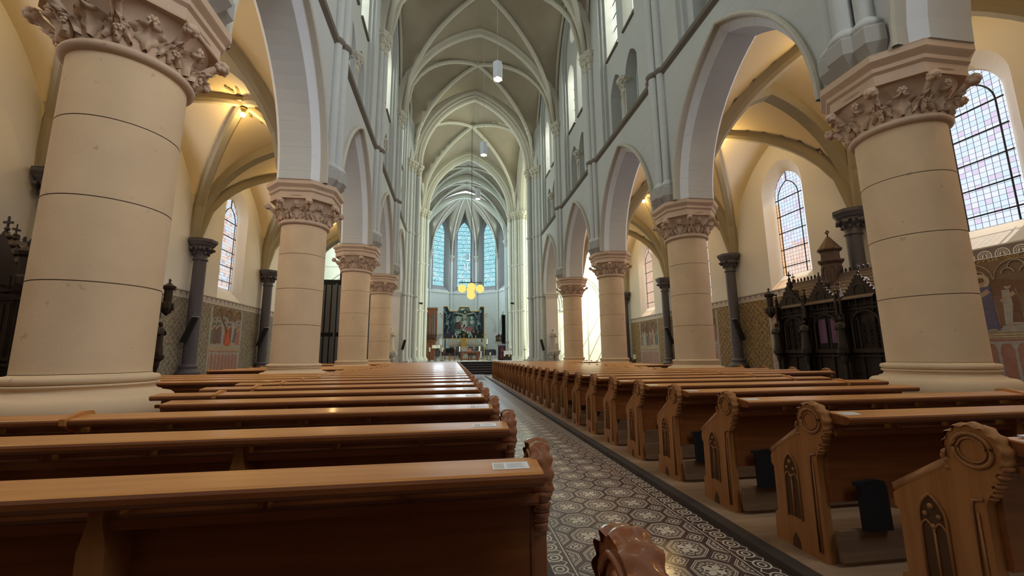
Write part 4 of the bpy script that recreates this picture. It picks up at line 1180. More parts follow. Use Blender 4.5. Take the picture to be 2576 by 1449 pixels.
def confessional(s):
    root = empty('confessional', (0, 0, 0), 0, ('dark carved oak confessional with gables and a brown turret, right aisle wall' if s > 0 else 'dark carved oak confessional half hidden behind the nearest left column'), 'confessional')
    X = lambda o: CX+s*o; yc = 12.0; f, b = 10.55, 11.72; m = (f+b)/2
    def bx(mb, o0, o1, *r): mb.box(min(X(o0), X(o1)), max(X(o0), X(o1)), *r)
    mb = MB(); bx(mb, f+.12, b, yc-2.05, yc+2.05, .03, 2.95); bx(mb, f-.05, b, yc-2.2, yc+2.2, .03, .22)
    for z in (1.18, 1.30, 2.60, 2.72): bx(mb, f+.05, b, yc-2.1, yc+2.1, z, z+.06)
    for i in range(9): bx(mb, f+.07, f+.13, yc-2.0+i*.5-.03, yc-2.0+i*.5+.03, .22, 2.9)
    for z in (.5, .8): 
        for i in range(8): bx(mb, f+.10, f+.13, yc-1.95+i*.5, yc-1.6+i*.5, z-.1, z+.12)
    for yy in (yc-2.06, yc+2.06):
        for i in range(5): bx(mb, f+.15+i*.26, f+.17+i*.26, yy-.02, yy+.02, .3, 2.5)
    mb.build('body', M['darkwood'], root)
    # roof with shingle courses
    mb = MB(); zr = 3.85
    for sd in (-1, 1):
        for i in range(8):
            t0, t1 = i/8, (i+1)/8; e = (f-.12) if sd < 0 else b
            o0, o1 = e+(m-e)*t0, e+(m-e)*t1; z0, z1 = 2.92+(zr-2.92)*t0, 2.92+(zr-2.92)*t1
            ya, yb = yc-1.72, yc+1.72
            mb.add([(X(o0), ya, z0+.035), (X(o0), yb, z0+.035), (X(o1), yb, z1+.01), (X(o1), ya, z1+.01), (X(o0), ya, z0), (X(o0), yb, z0)], [(0, 1, 2, 3), (0, 4, 5, 1)])
    for ya in (yc-1.72, yc+1.72): mb.add([(X(f-.05), ya, 2.93), (X(b), ya, 2.93), (X(m), ya, zr)], [(0, 1, 2)])
    bx(mb, m-.05, m+.05, yc-1.78, yc+1.78, zr-.04, zr+.05)
    mb.build('roof', M['roofwood'], root)
    mb = MB(); P = [(yc-1.75, zr+.02)]
    for i in range(24):
        y = yc-1.7+i*3.4/23
        P += [(y-.05, zr+.06), (y-.014, zr+.065), (y-.014, zr+.095), (y-.04, zr+.10), (y-.04, zr+.12), (y-.014, zr+.125), (y-.026, zr+.16), (y, zr+.195), (y+.026, zr+.16), (y+.014, zr+.125), (y+.04, zr+.12), (y+.04, zr+.10), (y+.014, zr+.095), (y+.014, zr+.065), (y+.05, zr+.06)]
    P += [(yc+1.75, zr+.02)]; mb.prism(P, X(m)-.02, X(m)+.02, 'x')
    for y in (yc-1.76, yc+1.76):
        mb.cyl((X(m), y, zr), (X(m), y, zr+.42), .022, 6, .012); mb.box(X(m)-.015, X(m)+.015, y-.08, y+.08, zr+.27, zr+.31); mb.ball((X(m), y, zr+.17), .045, 6, 4); mb.ball((X(m), y, zr+.1), .06, 6, 4)
    mb.build('ridge_crest', M['darkwood'], root)
    # end gables with crockets and buttresses
    for q in (-1, 1):
        mb = MB(); y = yc+q*1.95
        mb.prism([(X(f+.05), 2.9), (X(b-.02), 2.9), (X(m), 4.05)], y-.06, y+.06, 'y')
        for i in range(6):
            t = i/6
            for o in (f+.05+(m-f-.05)*t, b-.02-(b-.02-m)*t): mb.ball((X(o), y, 2.95+1.12*t+.04), .05, 6, 4)
        mb.cyl((X(m), y, 4.0), (X(m), y, 4.38), .022, 6); mb.box(X(m)-.09, X(m)+.09, y-.015, y+.015, 4.22, 4.27); mb.ball((X(m), y, 4.1), .05, 6, 4)
        for z in (2.86, 2.55): bx(mb, f, b, y-.14, y+.14, z, z+.05)
        for i in range(5): mb.tube([(X(f+.2+i*.22+p[0]), y+q*.12, p[1]) for p in arch_loop(0, .08, 2.62, 2.70, 2.82, 4)], .014, 4)
        for i in range(10): bx(mb, f+.16+i*.11, f+.21+i*.11, y-.12, y+.12, .3, 2.45)
        mb.build('end_gable', M['darkwood'], root)
    # three front gables, with doors, curtain, statues
    for g, yy in enumerate((yc+1.35, yc+.08, yc-1.27)):
        mb = MB(); w = .56; zb = 2.98
        mb.prism([(yy-w, zb), (yy+w, zb), (yy, zb+.68)], min(X(f-.05), X(f+.06)), max(X(f-.05), X(f+.06)), 'x')
        mb.prism([(yy-w*.8, zb+.05), (yy+w*.8, zb+.05), (yy, zb+.60)], min(X(f+.0), X(m)), max(X(f+.0), X(m)), 'x')
        for i in range(7):
            t = i/7
            for q in (-1, 1): mb.ball((X(f-.03), yy+q*w*(1-t), zb+.68*t+.04), .042, 6, 4)
        mb.cyl((X(f), yy, zb+.6), (X(f), yy, zb+1.0), .02, 6); mb.box(X(f)-.012, X(f)+.012, yy-.07, yy+.07, zb+.82, zb+.86); mb.ball((X(f), yy, zb+.74), .045, 6, 4)
        mb.tube([(X(f-.06), yy+p[0]*1, p[1]) for p in arch_loop(0, .16, zb+.08, zb+.2, zb+.36, 5)], .018, 5)
        for q in (-1, 1): mb.tube([(X(f-.06), yy+q*.25+p[0], p[1]) for p in arch_loop(0, .12, zb-.25, zb-.12, zb+.02, 5)], .018, 5)
        mb.build('gable', M['darkwood'], root)
        mb = MB()
        for q in (-1, 1):
            pinnacle(mb, X(f-.02), yy+q*.64, 2.45, 1.02, .09); pinnacle(mb, X(f-.1), yy+q*.60, 2.5, .75, .07)
            bx(mb, f-.06, f+.14, yy+q*.64-.06, yy+q*.64+.06, .2, 2.5)
        mb.build('pinnacle', M['darkwood'], root)
        mb = MB(); L = arch_loop(yy, .42, 1.42, 2.15, 2.55, 7)
        mb.tube([(X(f+.02), p[0], p[1]) for p in L], .035, 6); bx(mb, f-.02, f+.12, yy-.5, yy+.5, 1.30, 1.42)
        mb.build('arched_opening', M['darkwood'], root)
        if g == 1:
            mb = MB(); rows = []
            for z in (1.62, 2.0, 2.42): rows.append([(X(f+.09+.02*sin(i*1.9)), yy-.36+i*.72/24, z) for i in range(25)])
            mb.strip(rows); mb.build('curtain', M['violet'], root)
            mb = MB(); bx(mb, f+.08, f+.11, yy-.38, yy+.38, 1.42, 1.62); bx(mb, f+.05, f+.1, yy-.02, yy+.02, 1.42, 2.45); mb.build('dark_opening', M['black'], root)
        else:
            mb = MB()
            for i in range(4):
                y0 = yy-.36+i*.2
                mb.tube([(X(f+.06), y0+.06+p[0], p[1]) for p in arch_loop(0, .07, 1.5, 2.15, 2.32, 4)], .012, 4)
                for j in range(5): mb.ball((X(f+.08), y0+.06+.03*(j % 2), 1.6+.12*j), .03, 5, 4)
            mb.build('carved_panel', M['darkwood'], root)
        for y2, zz in (((yy+.64), 1.42),) if g else ((yy+.64, 1.42), (yy-.62, 1.42)):
            mb = MB(); mb.smooth = True; robed(mb, (X(f-.16), y2, zz), .98, .30, -pi/2*s, g+5); mb.build('carved_figure', M['darkwood'], root)
            mb = MB(); mb.lathe([(.03, .95), (.07, 1.05), (.09, 1.22), (.17, 1.30), (.18, 1.41), (.01, 1.42)], (X(f-.16), y2, 0), 8); mb.lathe([(.1, .03), (.1, .15), (.05, .2), (.045, .95)], (X(f-.16), y2, 0), 8); mb.build('figure_bracket', M['darkwood'], root)
    # corner canopies
    for q in (-1, 1):
        mb = MB(); x, y = X(f-.12), yc+q*2.22
        mb.lathe([(.02, 2.62), (.12, 2.72), (.17, 2.86), (.15, 3.0), (.11, 3.05), (.11, 3.42), (.17, 3.46), (.19, 3.54), (.12, 3.58), (.03, 3.66), (.02, 3.78)], (x, y, 0), 8)
        for i in range(8): a = i*pi/4; mb.prism([(x+.17*cos(a)-.03, 2.80), (x+.17*cos(a)+.03, 2.80), (x+.17*cos(a), 3.02)], y+.17*sin(a)-.02, y+.17*sin(a)+.02, 'y')
        mb.box(x-.015, x+.015, y-.05, y+.05, 3.72, 3.75)
        mb.build('canopy', M['darkwood'], root)
    # turret
    mb = MB(); x, y = X(m), yc+.12
    def oc(r): return [(x+r*cos(pi/8+i*pi/4), y+r*sin(pi/8+i*pi/4)) for i in range(8)]
    mb.prism(oc(.30), 3.3, 4.30); mb.prism(oc(.33), 3.62, 3.68); mb.prism(oc(.30), 4.26, 4.36, 'z', None, 1.3); mb.prism(oc(.39), 4.36, 4.41); mb.prism(oc(.28), 4.41, 4.72); mb.prism(oc(.30), 4.70, 4.76, 'z', None, 1.25); mb.prism(oc(.37), 4.76, 4.80)
    mb.prism(oc(.35), 4.80, 5.26, 'z', None, .10)
    for i in range(8):
        a = i*pi/4; mb.tube([(x+.285*cos(a)-p[0]*sin(a), y+.285*sin(a)+p[0]*cos(a), p[1]) for p in arch_loop(0, .07, 3.75, 4.05, 4.17, 4)], .015, 4)
    mb.build('turret', M['turret'], root)
    mb = MB(); mb.cyl((x, y, 5.24), (x, y, 5.34), .02, 6)
    for dy, dz in ((0, .04), (0, -.04), (.05, 0), (-.05, 0)): mb.ball((x, y+dy, 5.40+dz*1.2), .032, 6, 4)
    mb.build('turret_cross', M['darkwood'], root)
    return root
for s in (-1, 1): confessional(s)

# ------------------------------------------------------------------ painted stations on the aisle walls
def fresco_mats():
    cols = dict(ground=(.20, .13, .085), arch=(.46, .38, .26), stonel=(.36, .34, .31), rose=(.34, .17, .13), red=(.52, .11, .045), blue=(.13, .12, .19), flesh=(.42, .30, .22), pale=(.36, .34, .30), green=(.14, .16, .12), brown=(.17, .095, .06), sky=(.27, .28, .28))
    return {k: plain('fresco_'+k, v, .8, 0, .3, 9) for k, v in cols.items()}
FM = fresco_mats(); FK = list(FM)
def poly_at(mb, F, pts, key, d):
    mb.mi = FK.index(key); tri = tessellate_polygon([[Vector((p[0], p[1], 0)) for p in pts]]); mb.add([F(p[0], p[1], d) for p in pts], [tuple(t) for t in tri])
def blob(cx, cz, rx, rz, n=12): return [(cx+rx*cos(2*pi*i/n), cz+rz*sin(2*pi*i/n)) for i in range(n)]
def figure2d(mb, F, x, z, h, robe, cloak, lean=0, d=.022):
    """painted figure: robe, cloak, arm, head"""
    w = h*.17; L = lean*h
    poly_at(mb, F, [(x-w, z), (x+w*1.1, z), (x+w*.9+L*.5, z+h*.5), (x+w*.8+L, z+h*.8), (x-w*.7+L, z+h*.8), (x-w*.8+L*.5, z+h*.5)], robe, d)
    poly_at(mb, F, [(x-w*.2, z+h*.05), (x+w*1.0, z+h*.04), (x+w*.9+L*.6, z+h*.55), (x+w*.7+L, z+h*.80), (x+w*.1+L, z+h*.8), (x+w*.2+L*.5, z+h*.45)], cloak, d+.002)
    poly_at(mb, F, [(x+w*.5+L, z+h*.76), (x+w*.7+L, z+h*.68), (x-w*.9+L, z+h*.52), (x-w*1.1+L, z+h*.57)], 'flesh', d+.003)
    poly_at(mb, F, blob(x+L*1.1, z+h*.885, h*.062, h*.075), 'flesh', d+.004)
    poly_at(mb, F, blob(x+L*1.1, z+h*.925, h*.068, h*.05), 'brown', d+.005)
    for q in (-1, 1): poly_at(mb, F, blob(x+q*w*.5, z-.005, w*.4, h*.022, 8), 'flesh', d+.003)
def station(s, k):
    yc = YS(k)+B/2; F = lambda y, z, d: (CX+s*(AO-d), yc+y*(-s), z); side = 'left' if s < 0 else 'right'
    lab = {(-1, 2): 'faded wall painting with a kneeling figure in red, left aisle', (1, 3): 'faded wall painting below the far window of the right aisle', (1, 0): 'wall painting of a haloed figure in a blue robe, behind the nearest right column',
           (1, 1): 'wall painting partly hidden by the carved confessional of the right aisle', (-1, 1): 'wall painting on the left aisle wall behind the nearest column', (-1, 3): 'wall painting at the far end of the left aisle', (1, 2): 'wall painting hidden behind the second right column', (-1, 0): 'wall painting beside the left confessional'}[(s, k)]
    root = empty('wall_painting', (0, 0, 0), 0, lab, 'painting', 'painted stations of the aisle walls')
    rr = random.Random(k*2+s)
    mb = MB(); fr = MB()
    W = 1.28 if not (s > 0 and k == 0) else 1.9
    poly_at(mb, F, [(-W, 1.78), (W, 1.78), (W, 3.64), (-W, 3.64)], 'ground', .016)
    poly_at(mb, F, [(-W, 1.78), (W, 1.78), (W, 2.0), (-W, 1.9)], 'pale', .018)
    poly_at(mb, F, [(-W, 2.7), (W, 2.75), (W, 3.2), (W*.3, 3.05), (-W*.2, 3.25), (-W, 3.1)], 'sky' if s < 0 else 'brown', .017)
    n = 6 if W < 1.5 else 8
    keys = ['pale', 'rose', 'green', 'brown', 'stonel', 'blue']
    for i in range(n):
        x = -W+.22+(2*W-.44)*i/(n-1); figure2d(mb, F, x, 1.9+rr.uniform(0, .1), rr.uniform(1.1, 1.28), keys[(i+k) % 6], keys[(i*2+1+k) % 6], rr.uniform(-.08, .08), .020+.001*(i % 2))
    if s > 0 and k == 0:
        figure2d(mb, F, -.32*1, 1.86, 1.42, 'blue', 'blue', .02, .032); poly_at(mb, F, blob(-.29, 3.14, .20, .20, 18), 'arch', .0305); figure2d(mb, F, -.85, 1.86, 1.35, 'rose', 'pale', .08, .034)
    else:
        poly_at(mb, F, [(.30, 1.86), (-.12, 1.9), (-.06, 2.2), (.06, 2.65), (.2, 2.62), (.26, 2.3), (.42, 2.05)], 'red' if s < 0 else 'rose', .034); poly_at(mb, F, blob(.12, 2.74, .08, .1), 'flesh', .035)
        poly_at(mb, F, [(-.62, 3.2), (-.52, 3.25), (.5, 2.1), (.42, 2.05)], 'brown', .031)
    mb.build('scene_painting', [FM[q] for q in FK], root)
    # painted gothic frame with trefoil heads, ledge and colonnade
    m2 = MB(); m2.mi = FK.index('arch')
    for q in (-1, 1): poly_at(m2, F, [(q*W, .35), (q*(W+.14), .35), (q*(W+.14), 3.66), (q*W, 3.66)], 'stonel', .018)
    na = 3 if W < 1.5 else 4
    for i in range(na):
        cxx = -W+(2*W)*(i+.5)/na; r = W/na
        for (dx, dz, q) in ((0, .0, .34), (-.38*r, -.14, .26), (.38*r, -.14, .26)):
            m2.mi = FK.index('arch'); m2.tube([F(cxx+dx+q*r*cos(a), 3.42+dz+q*r*sin(a), .036) for a in [pi*j/8*(1.0) for j in range(9)]], .014, 4)
        m2.mi = FK.index('arch'); m2.tube([F(cxx+r*cos(a)*.98, 3.16+.46*sin(a), .036) for a in [pi*j/10 for j in range(11)]], .012, 4)
    poly_at(m2, F, [(-W-.2, 1.62), (W+.2, 1.62), (W+.2, 1.80), (-W-.2, 1.80)], 'arch', .020)
    for z in (1.64, 1.70, 1.77): poly_at(m2, F, [(-W-.2, z), (W+.2, z), (W+.2, z+.015), (-W-.2, z+.015)], 'brown', .022)
    poly_at(m2, F, [(-W-.16, .3), (W+.16, .3), (W+.16, 1.62), (-W-.16, 1.62)], 'rose', .016)
    nc = 9 if W < 1.5 else 12
    for i in range(nc):
        x = -W+.08+(2*W-.16)*i/(nc-1)
        poly_at(m2, F, [(x-.035, .3), (x+.035, .3), (x+.030, 1.38), (x-.030, 1.38)], 'stonel', .022)
        poly_at(m2, F, [(x-.04, 1.38), (x+.04, 1.38), (x+.085, 1.50), (x-.085, 1.50)], 'pale', .022)
    poly_at(m2, F, [(-W-.1, 1.50), (W+.1, 1.50), (W+.1, 1.56), (-W-.1, 1.56)], 'stonel', .022)
    m2.build('painted_frame', [FM[q] for q in FK], root)
for s in (-1, 1):
    for k in range(0, 4): station(s, k)

# ------------------------------------------------------------------ statues by the crossing piers
def pedestal(root, loc, z1, mat):
    mb = MB(); mb.smooth = False; w = .42
    mb.box(loc[0]-w, loc[0]+w, loc[1]-w, loc[1]+w, z1-.12, z1); mb.box(loc[0]-w*.92, loc[0]+w*.92, loc[1]-w*.92, loc[1]+w*.92, z1-.20, z1-.12)
    mb.smooth = True
    for dx in (-.18, .18):
        for dy in (-.18, .18):
            c = (loc[0]+dx, loc[1]+dy); mb.lathe([(.17, 0), (.17, .1), (.12, .2), (.11, .25), (.11, z1-.55), (.14, z1-.53), (.11, z1-.5), (.16, z1-.28), (.22, z1-.2)], (*c, 0), 12); carved(mb, c, .12, .2, z1-.48, z1-.2, 6, sz=.045)
    return mb.build('pedestal', mat, root)
for s, h, z1, mt, lab in ((-1, 1.68, 1.62, 'stat1', 'cream statue of a robed bearded figure on a carved pedestal, left of the crossing'), (1, 1.58, 1.62, 'stat2', 'grey stone statue with hat and staff on a pedestal right of the crossing')):
    x, y = (CX+s*5.75, 30.0) if s > 0 else (-4.22, 29.9)
    root = empty('statue', (x, y, 0), 0, lab, 'statue'); mb = MB(); mb.smooth = True; robed(mb, (0, 0, z1+.06), h-.06, .52, 0, 3+s, True, s > 0)
    if s > 0: mb.tube([(-.34, -.14, z1+.06), (-.26, -.16, z1+1.25)], .018, 6); robed(mb, (.28, -.05, z1+.06), .52, .26, 0, 8, False)
    mb.build('figure', M[mt], root)
    mb = MB(); mb.box(-.34, .34, -.26, .26, z1, z1+.07); mb.build('statue_base', M[mt], root); pedestal(root, (0, 0), z1, M['marble'])

# ------------------------------------------------------------------ loudspeakers and slanted panels
def speaker(p, q, w, lab, col='blackm'):
    root = empty('column_speaker', (0, 0, 0), 0, lab, 'loudspeaker', 'column loudspeakers'); p, q = Vector(p), Vector(q); d = (q-p)
    mb = MB(); t = d.normalized(); sx = Vector((1, 0, 0)); nn = t.cross(sx).normalized(); sx = nn.cross(t).normalized(); vs = []
    for e in (p, q):
        for a, b in ((-w, -.05), (w, -.05), (w, .05), (-w, .05)): vs.append(tuple(e+sx*a+nn*b))
    mb.add(vs, [(0, 1, 2, 3), (7, 6, 5, 4), (0, 4, 5, 1), (1, 5, 6, 2), (2, 6, 7, 3), (3, 7, 4, 0)]); mb.build('cabinet', M[col], root)
    mb = MB(); mb.cyl(tuple((p+q)/2), tuple((p+q)/2+Vector((0, .22, 0))), .02, 6); mb.build('wall_bracket', M['blackm'], root)
    return root
speaker(at(1361, 854, 30.25), at(1368, 882, 30.25), .09, 'tilted black loudspeaker on the pier left of the hatted statue')
speaker(at(1019, 855, 30.25), at(1012, 880, 30.25), .09, 'tilted black loudspeaker on the pier right of the cream statue')
speaker(at(1335, 846, 40.6), at(1331.5, 874, 40.6), .08, 'grey tilted loudspeaker on the bright yellowish pier', 'slate2')
for s in (-1, 1):
    for k in (2, 3):
        x = CX+s*11.85; y = YS(k)-.32  # slanted dark panels with a white top edge
        o = speaker((x-s*.10, y, 2.92), (x+s*.28, y, 1.92), .10, 'slanted dark panel on the %s dark half column of the %s aisle' % ('third' if k == 2 else 'farthest but one', 'left' if s < 0 else 'right'))
        mb = MB(); mb.box(x-s*.10-.11, x-s*.10+.11, y-.06, y+.06, 2.93, 2.945); mb.build('top_edge', M['white'], o)

# ------------------------------------------------------------------ dark porch in the left transept
root = empty('wooden_porch', (0, 0, 0), 0, 'tall black panelled wooden porch in the left transept, seen between two columns', 'porch')
mb = MB(); a, b = at(806, 703, 33), at(854, 703, 33); mb.box(a.x-2.5, b.x, 33, 36, 0, a.z); mb.build('body', M['black'], root)
mb = MB(); c = at(930, 703, 33.4); mb.box(b.x-.05, c.x, 33.3, 36, 0, a.z+.9); mb.build('side_body', M['black'], root)
mb = MB()
for i in range(4): mb.box(a.x+.1+i*.42, a.x+.42+i*.42, 32.96, 33.0, .4, 2.8); mb.box(a.x+.1+i*.42, a.x+.42+i*.42, 32.96, 33.0, 3.1, a.z-.4)
mb.box(b.x-.22, b.x-.12, 32.9, 33.05, 0, a.z-.3); mb.build('panel_moulding', M['slate2'], root)
# ------------------------------------------------------------------ the chancel: painting, altars, candles, chairs, organ
PF = PZ+.012
def painting():
    Y = 49.6; a = at(1114.2, 852, Y); b = at(1217.6, 852, Y); t = at(1166, 771.5, Y); x0, x1, z0, z1 = a.x, b.x, a.z, t.z
    # u,v measured on the panel: u 0..150, v 0..116
    def F(u, v, d): return (x0+(x1-x0)*u/150, Y-d, z1-(z1-z0)*v/116)
    root = empty('altar_painting', (0, 0, 0), 0, 'large dark crucifixion painting with stepped gilded frame behind the altar', 'painting')
    out = [(0, 0), (15, 0), (23, 17), (52, 17), (59, 1), (93, 1), (100, 17), (129, 17), (135, 0), (150, 0), (150, 116), (0, 116)]
    mb = MB(); tri = tessellate_polygon([[Vector((p[0], p[1], 0)) for p in out]]); n = len(out)
    mb.add([F(p[0], p[1], 0) for p in out]+[F(p[0], p[1], -.25) for p in out], [tuple(t_) for t_ in tri]+[tuple(n+i for i in t_) for t_ in tri]+[(i, (i+1) % n, n+(i+1) % n, n+i) for i in range(n)])
    P = dict(navy=(.012, .022, .05), teal=(.04, .09, .10), teal2=(.10, .21, .21), lite=(.28, .42, .38), skin=(.40, .42, .34), skin2=(.15, .21, .23), white=(.60, .60, .54), wine=(.10, .045, .06), rose=(.34, .15, .16), black=(.008, .01, .014), violet=(.05, .04, .09))
    mats = {k: plain('oil_paint_'+k, v, .5, 0, .2, 3) for k, v in P.items()}; K = list(mats)
    mb.build('panel', mats['navy'], root)
    m = MB(); d = [.010]
    def pg(key, pts): m.mi = K.index(key); d[0] += .0012; tr = tessellate_polygon([[Vector((p[0], p[1], 0)) for p in pts]]); m.add([F(p[0], p[1], d[0]) for p in pts], [tuple(t_) for t_ in tr])
    def el(key, cx, cy_, rx, ry, rot=0, n=14):
        c, s = cos(rot), sin(rot); pg(key, [(cx+rx*cos(2*pi*i/n)*c-ry*sin(2*pi*i/n)*s, cy_+rx*cos(2*pi*i/n)*s+ry*sin(2*pi*i/n)*c) for i in range(n)])
    def limb(key, pts, w):
        for (x_, y_), (x2, y2) in zip(pts[:-1], pts[1:]):
            L = sqrt((x2-x_)**2+(y2-y_)**2); nx, ny = -(y2-y_)/L*w, (x2-x_)/L*w; pg(key, [(x_+nx, y_+ny), (x2+nx*.8, y2+ny*.8), (x2-nx*.8, y2-ny*.8), (x_-nx, y_-ny)]); el(key, x2, y2, w*.85, w*.85, 0, 8)
    # ground fields
    pg('teal', [(32, 19), (118, 19), (124, 105), (28, 105)]); pg('teal2', [(50, 17), (60, 3), (92, 3), (99, 17)]); pg('teal2', [(36, 50), (46, 36), (66, 36), (68, 78), (40, 60)]); pg('lite', [(58, 36), (68, 36), (67, 66), (60, 48)])
    pg('lite', [(86, 36), (94, 42), (90, 58), (88, 76), (86, 76)]); pg('teal2', [(88, 34), (112, 36), (114, 60), (108, 82), (92, 70)])
    pg('violet', [(3, 112), (3, 96), (28, 84), (50, 100), (60, 112)]); pg('black', [(100, 112), (104, 92), (126, 80), (146, 92), (146, 112)])
    # moon and sun
    el('lite', 8, 14, 6, 10); el('navy', 10.5, 11, 5.5, 9.5); el('lite', 136, 17, 4.5, 6)
    # cross and the crucified figure
    pg('black', [(38, 28), (114, 28), (114, 33), (38, 33)]); pg('black', [(70, 20), (84, 20), (86, 92), (68, 92)])
    limb('skin', [(71, 28), (58, 26), (45, 22)], 2.6); limb('skin', [(85, 28), (98, 26), (110, 22)], 2.6); el('skin2', 40, 24, 4.5, 3.4); el('skin2', 115, 24, 4.5, 3.4)
    pg('skin', [(70, 25), (86, 25), (84, 44), (82, 52), (74, 52), (71, 44)]); el('rose', 78, 46, 4, 2.4); pg('white', [(70, 52), (86, 52), (85, 62), (78, 65), (69, 60)])
    limb('white', [(74, 62), (70, 70), (70, 78)], 3.2); limb('white', [(82, 62), (84, 70), (80, 78)], 3.2)
    el('black', 79, 20, 8.5, 8); el('skin', 79.5, 21, 4.4, 6); pg('black', [(76, 24), (83, 24), (80, 29)])
    pg('white', [(63, 7), (77, 7), (77, 13), (63, 13)]); pg('skin2', [(80, 7), (91, 7), (91, 12), (80, 12)])
    # mourning woman, crowned woman, kneeling figure
    pg('wine', [(45, 55), (62, 50), (66, 70), (62, 84), (43, 82)]); pg('teal2', [(44, 82), (63, 82), (66, 92), (42, 92)]); el('white', 54, 45, 6.5, 11); el('skin', 54, 44, 3.6, 6.5); pg('white', [(46, 52), (60, 52), (59, 56), (46, 56)]); limb('white', [(64, 56), (66, 76), (65, 90)], .6)
    pg('teal', [(98, 52), (114, 50), (122, 84), (94, 80)]); el('teal2', 106, 62, 9, 15); el('white', 104, 41, 4, 6); pg('white', [(98, 52), (112, 50), (108, 64), (100, 62)])
    el('rose', 98, 84, 15, 12, .5); el('rose', 86, 83, 9, 7); el('wine', 110, 92, 8, 10, .6); el('white', 82, 75, 5, 4.5); el('black', 84, 76, 3.2, 2.5); el('white', 73, 84, 4, 5); el('rose', 72, 77, 5, 3.5); el('white', 80, 88, 3, 4)
    # thieves on both sides
    for o, f in ((14, 1), (129, -1)):
        limb('skin2', [(o+f*12, 26), (o+f*6, 40), (o-f*2, 46)], 2.6); el('skin2', o, 36, 6, 5.5); el('black', o+f*1, 37, 2.4, 3); el('skin2', o+f*2, 54, 6, 5.5); pg('lite', [(o-6, 59), (o+7, 58), (o+6, 66), (o-4, 65)])
        limb('skin2', [(o+f*2, 64), (o+f*8, 74), (o+f*3, 84)], 3); limb('skin2', [(o, 88), (o+f*4, 96)], 3); limb('lite', [(o+f*16, 52), (o+f*14, 62)], 1.2); limb('skin2', [(o-f*8, 62), (o-f*11, 80)], 1.0); limb('teal2', [(o+f*-4, 22), (o+f*-2, 30)], 2)
    # souls at the foot
    for o, f in ((50, 1), (96, -1)):
        el('lite', o, 100, 6, 11); el('white', o+f*6, 92, 3, 4); limb('white', [(o+f*6, 98), (o+f*14, 94)], 1.8); pg('white', [(o-f*9, 106), (o-f*5, 92), (o-f*1, 100)]); el('black', o+f*2, 100, 1.5, 3)
    pg('black', [(60, 96), (86, 95), (92, 106), (73, 113), (56, 106)]); pg('white', [(108, 92), (112, 86), (114, 92)])
    m.build('painted_scene', [mats[k] for k in K], root)
    mb = MB(); n = len(out)
    for i in range(n):
        p, q = Vector(F(*out[i], .02)), Vector(F(*out[(i+1) % n], .02)); mb.cyl(p, q, .045, 4); mb.ball(tuple(p), .05, 6, 4)
    mb.build('gilded_frame', M['gold'], root)
    mb = MB()
    for u in (8, 142): mb.box(F(u, 0, 0)[0]-.06, F(u, 0, 0)[0]+.06, Y+.05, Y+.2, PF, z0+.1)
    mb.build('support', M['blackm'], root)
    return x0, x1, z0
px0, px1, pz0 = painting()
# high altar shelf with tabernacle and six candles
Y = 47.6
root = empty('high_altar', (0, 0, 0), 0, 'long grey stone altar shelf below the crucifixion painting', 'altar')
a = at(1124, 861, Y); b = at(1216, 870, Y); mb = MB(); mb.box(a.x, b.x, Y, Y+.9, a.z-.30, a.z); mb.box(a.x+.2, b.x-.2, Y+.1, Y+.85, PF, a.z-.3); shelf = a.z; ta, tb = at(1159, 873, Y-.2), at(1174.5, 873, Y-.2); mb.box(ta.x, tb.x, Y-.62, Y, PF, ta.z); mb.build('mensa', M['marble'], root)
mb = MB(); 
for i in range(6): mb.box(a.x+.3+i*.72, a.x+.8+i*.72, Y+.06, Y+.1, PF+.2, a.z-.5)
mb.build('front_panel', M['slate2'], root)
for i, u in enumerate((1138.6, 1148, 1157.5, 1178.6, 1187.3, 1196.6)):
    root = empty('altar_candle', (at(u, 864, Y+.3).x, Y+.3, shelf), 0, '%s of the six thin white candles on the high altar shelf' % ('leftmost', 'second from left', 'third from left', 'third from right', 'second from right', 'rightmost')[i], 'candle', 'six thin candles on the high altar')
    hz = at(u, 843.5, Y+.3).z-shelf; mb = MB(); mb.smooth = True
    mb.lathe([(.01, 0), (.10, .01), (.10, .05), (.04, .12), (.03, .25), (.06, .30), (.03, .36), (.025, .42), (.09, .46), (.09, .48), (.01, .48)], (0, 0, 0), 12); mb.build('candlestick', M['brass'], root)
    mb = MB(); mb.cyl((0, 0, .47), (0, 0, hz), .038, 10); mb.build('wax', M['wax'], root)
root = empty('tabernacle', (0, 0, 0), 0, 'golden tabernacle standing in the middle of the altar shelf', 'tabernacle')
a = at(1160, 851, Y-.2); b = at(1173.5, 873, Y-.2); mb = MB(); mb.box(a.x, b.x, Y-.55, Y-.04, b.z, a.z); mb.box(a.x-.05, b.x+.05, Y-.6, Y-.02, a.z-.06, a.z+.02); mb.box(a.x-.04, b.x+.04, Y-.59, Y-.02, b.z+.002, b.z+.07); mb.build('case', M['gold'], root)
mb = MB()
for i in range(3):
    for j in range(4): mb.ball((a.x+.16+i*.155, Y-.56, b.z+.22+j*.2), .06, 6, 4, (1, .3, 1.2))
mb.build('relief', M['brass'], root)
root = empty('altar_cross', (0, 0, 0), 0, 'small gilt cross standing on top of the tabernacle', 'cross')
c = at(1167, 842, Y); mb = MB(); mb.cyl((c.x, Y-.3, a.z+.03), (c.x, Y-.3, c.z+.05), .022, 6); mb.box(c.x-.17, c.x+.17, Y-.315, Y-.285, c.z-.04, c.z+.01); mb.cyl((c.x, Y-.3, c.z), (c.x, Y-.3, c.z+.12), .022, 6); mb.ball((c.x, Y-.3, c.z-.02), .06, 6, 4); mb.build('cross_shaft', M['brass'], root)

